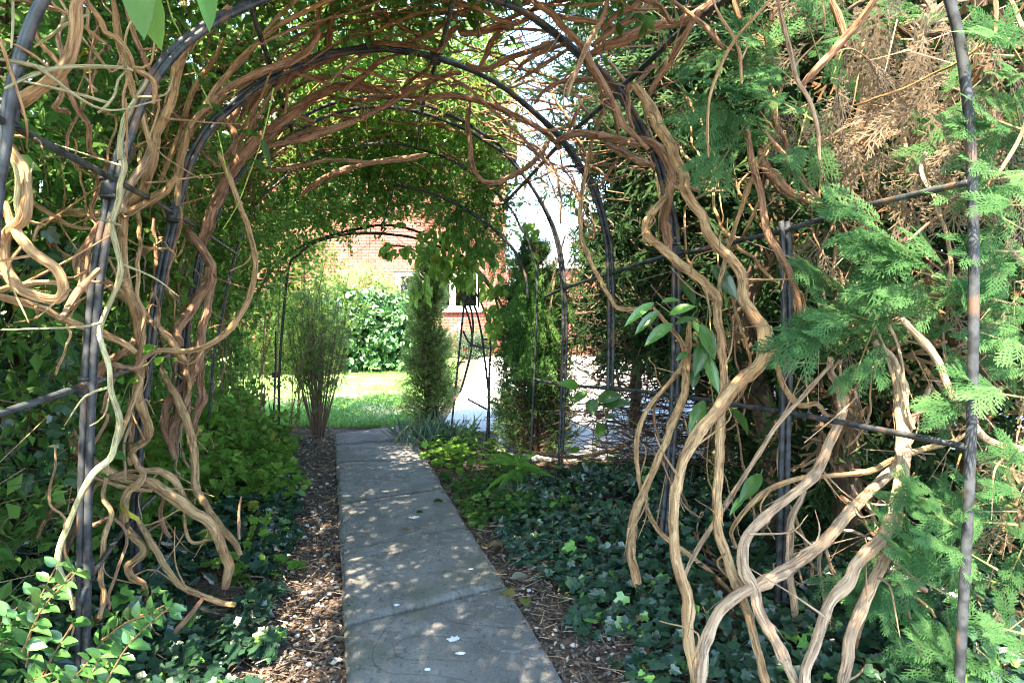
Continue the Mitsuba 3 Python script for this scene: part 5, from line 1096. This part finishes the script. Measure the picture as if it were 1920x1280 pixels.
# honeysuckle bush at the bottom left
k = thing('honeysuckle_bush', 'low bush with smooth rounded bright green leaves at the bottom left corner', 'shrub')
g = np.random.default_rng(91); stems = []; leaves = []
for i in range(20):
    x0, y0 = g.uniform(-60, 200), g.uniform(1180, 1420); x1, y1 = x0 + g.uniform(30, 170), y0 - g.uniform(60, 230)
    y1 = max(y1, 1045 + max(0, x1 - 60) * .35); x1 = min(x1, 318); Y = 1.62 + g.uniform(-.12, .12)
    pts = [(x0, y0, Y + .08), ((x0 + x1) / 2 - 12, (y0 + y1) / 2 - 8, Y + .03), (x1, y1, Y)]
    stems.append(pts); q = spline(np.array(pts, float), 14.0)
    for s_ in np.linspace(.12, 1, 7):
        c = q[int(s_ * (len(q) - 1))]; t = (q[-1] - q[0])[:2]; t /= np.hypot(*t)
        for s2 in (-1, 1):
            d = np.array([t[0] * .45 - s2 * t[1], t[1] * .45 + s2 * t[0] * .8]); d /= np.hypot(*d); L_ = g.uniform(22, 38) * (1.1 - .25 * s_)
            leaves.append(((c[0], c[1]), (c[0] + d[0] * L_, c[1] + d[1] * L_), c[2], c[2] - g.uniform(0, .05), L_ * .72, np.array([.042, .118, .028]) * g.uniform(.6, 1.4)))
sprig(k, stems, leaves, 'glossy_leaf', OVAL, (.20, .12, .06), tilt=(0, -.45, .9), r=.0026)

# small plants at the right edge of the path
k = thing('lily_plant', 'young plant with arching pointed leaves at the right edge of the ivy', 'plant')
sprig(k, [[(972, 925, 4.3), (970, 895, 4.3), (966, 868, 4.3)]], [((966, 872), (908, 858), 4.3, 4.2, 18, (.12, .27, .05)), ((966, 870), (922, 846), 4.3, 4.35, 14, (.18, .36, .06)), ((967, 868), (935, 838), 4.3, 4.4, 13, (.10, .24, .04)), ((967, 868), (975, 836), 4.3, 4.4, 13, (.20, .36, .07)), ((968, 870), (1004, 846), 4.3, 4.3, 16, (.10, .24, .05)), ((968, 872), (1018, 872), 4.3, 4.2, 15, (.16, .34, .06)), ((970, 874), (1038, 888), 4.3, 4.2, 15, (.10, .22, .05)), ((968, 880), (978, 902), 4.3, 4.15, 16, (.08, .2, .04)), ((967, 880), (940, 906), 4.3, 4.15, 15, (.10, .25, .05)), ((968, 885), (905, 912), 4.3, 4.2, 14, (.14, .30, .05)), ((965, 884), (990, 862), 4.3, 4.3, 12, (.22, .40, .08))], 'leaf', LANCE)
def tuft(name, lab, cat, x, y, n, L_, lo, hi, t, seed, spread=.12, bs='leaf', wid=1.0):
    k = thing(name, lab, cat); g = np.random.default_rng(seed); c = G(x, y); mb = MB()
    p = c + g.normal(size=(n, 3)) * [spread, spread, 0] + [0, 0, .01]
    if t is LOBED: p[:, 2] = g.uniform(.05, .22, n)
    d = np.column_stack([g.normal(size=(n, 2)) * .6, g.uniform(.3, 1.2, n)]) if t is not LOBED else np.column_stack([g.normal(size=(n, 2)), g.normal(size=n) * .2])
    nn = rnd(g, n) if t is not LOBED else rnd(g, n) * .4 + [0, -.3, 1]
    scatter(mb, t, p, d, nn, L_ * g.uniform(.6, 1.2, n), shades(g, n, lo, hi), wid=wid)
    if t is LOBED: lines(mb, p, np.column_stack([c[0] + 0 * p[:, 0], c[1] + 0 * p[:, 1], 0 * p[:, 0]]), .0015, .002, (.14, .2, .06))
    mb.emit(k, bs)
tuft('grass_tuft', 'blue green grassy tuft at the foot of the slim columnar conifer', 'grass tuft', 815, 828, 170, .28, (.14, .22, .14), (.26, .34, .22), LANCE, 95, .16, wid=.16)
tuft('bright_seedling', 'bright lobed leaved seedling beside the far right edge of the path', 'plant', 838, 868, 34, .075, (.18, .38, .06), (.28, .50, .10), LOBED, 96, .10)
tuft('bright_seedling', 'bright lobed leaved seedling nearer along the right edge of the path', 'plant', 868, 890, 26, .075, (.15, .32, .05), (.25, .45, .08), LOBED, 97, .09)
tuft('bright_seedling', 'low bright leaves in front of the fallen branch right of the lattice posts', 'plant', 1115, 900, 44, .07, (.18, .36, .06), (.30, .48, .10), LOBED, 98, .20)
tuft('bright_seedling', 'bright lobed leaved seedling at the left edge of the path litter', 'plant', 512, 925, 30, .085, (.16, .34, .05), (.26, .48, .08), LOBED, 99, .12)
g = np.random.default_rng(101); mb = MB(); n = 2600
y = g.uniform(3.9, 6.7, n); e = .03 + .62 * g.random(n) ** 1.3; x = edge(gr, y) + e; q = meshkit.fbm(np.stack([x * 4, y * 4, 0 * x], -1), 3, 3) > .43
x, y, e = x[q], y[q], e[q]; n = len(x); z = .02 + .13 * g.random(n) * np.clip(e / .25, .2, 1)
scatter(mb, LOBED, np.column_stack([x, y, z]), np.column_stack([g.normal(size=(n, 2)), g.normal(size=n) * .3]), rnd(g, n) * .45 + [0, -.3, 1], g.uniform(.02, .05, n), shades(g, n, (.06, .15, .04), (.18, .34, .08), .03))
k_ = np.arange(n)[::9]; lines(mb, np.column_stack([x, y, z])[k_], np.column_stack([x, y, z])[k_] + rnd(g, len(k_)) * [.1, .1, .06], .0018, .001, (.30, .26, .15))
mb.emit('verge_weeds', 'leaf'); labels['verge_weeds'] = {'label': 'low green weeds creeping along the far right edge of the path', 'category': 'weeds', 'kind': 'stuff'}
# climber leaves hanging round the far arch
k = thing('far_creeper', 'sunlit creeper with broad leaves hanging from the right shoulder of the far arch', 'creeper')
g = np.random.default_rng(92); lf, tw = MB(), MB()
for x, y, n, sx, sy in ((840, 490, 60, 38, 26), (900, 470, 60, 34, 30), (870, 520, 40, 30, 22), (805, 470, 40, 30, 18), (930, 540, 26, 14, 18), (925, 605, 34, 12, 22), (945, 590, 20, 10, 14), (850, 440, 50, 40, 16), (790, 545, 26, 18, 22), (1000, 500, 40, 20, 30), (745, 468, 20, 30, 12), (990, 430, 20, 14, 14)):
    for _ in range(n):
        Y = 5.9 + g.normal() * .18; c = P(x + g.normal() * sx * .6, y + g.normal() * sy * .6, Y)
        scatter(lf, OVAL, c[None], [[g.normal() * .6, g.normal() * .4, -.8]], [[g.normal() * .5, -.8, .5]], g.uniform(.06, .12), shades(g, 1, (.14, .27, .05), (.26, .42, .09), .03), wid=.8)
    for _ in range(5):
        a = P(x + g.normal() * sx, y - abs(g.normal()) * sy - 8, 5.95); lines(tw, a[None], P(x + g.normal() * sx, y + abs(g.normal()) * sy, 5.9)[None], .003, .002, (.16, .12, .07))
lf.emit(k + '__leaves', 'leaf'); tw.emit(k + '__stems', 'matte')
k = thing('hanging_conifer_bough', 'bright green conifer bough hanging beside the dark columnar conifer', 'conifer')
lf = MB(); tw = MB()
for x, y, n in ((985, 560, 26), (1010, 600, 26), (995, 640, 20), (1025, 560, 16), (975, 600, 10), (1015, 670, 14), (1000, 525, 12), (870, 400, 18), (900, 440, 16), (830, 385, 14), (930, 470, 12)):
    for _ in range(n):
        c = P(x + g.normal() * 18, y + g.normal() * 20, 5.55 + g.normal() * .1); col = shades(g, 1, (.08, .18, .05), (.15, .29, .08))
        scatter(lf, FRONDS_MID[g.integers(2)], c[None], [[g.normal() * .5, g.normal() * .4, -.7]], [[g.normal() * .5, -.9, .4]], g.uniform(.12, .24), col, col * 1.6)
for a, b in (((1060, 440), (1000, 640)), ((960, 380), (850, 400)), ((1040, 520), (1015, 690))):
    lines(tw, P(*a, 5.6)[None], P(*b, 5.6)[None], .01, .004, (.14, .10, .07))
lf.emit(k + '__sprays', 'leaf'); tw.emit(k + '__stems', 'matte')
# yellow tie on the second left post
k = thing('plant_tie', 'yellow plastic plant tie round the second left post', 'plant tie')
c = spline([P(229, 950, 2.66), P(236, 958, 2.62), P(249, 967, 2.62), P(262, 974, 2.68)], .01); w = np.array([0, -.2, 1.0]) * .012
v = np.empty((len(c), 2, 3)); v[:, 0] = c - w; v[:, 1] = c + w; i = np.arange(len(c) - 1) * 2
v2 = np.vstack([v.reshape(-1, 3), v.reshape(-1, 3) + [0, -.003, 0]]); f = np.vstack([np.stack([i, i + 1, i + 3], 1), np.stack([i, i + 3, i + 2], 1)])
emit(k, v2, np.vstack([f, f[:, ::-1] + 2 * len(c)]), 'matte', False, None, np.tile([.50, .42, .06], (len(v2), 1)))

for key in list(scene):
    if '__' in key and key.rsplit('__', 1)[1] in ('foliage', 'twigs', 'leaves', 'sprays', 'inner_foliage', 'dead_sprays', 'crown', 'ivy_leaves') and scene[key].get('type') == 'ply':
        labels.setdefault(key, {})['kind'] = 'stuff'
for key in list(scene):
    if '__stems' in key and scene[key].get('type') == 'ply': labels.setdefault(key, {})['kind'] = 'stuff'
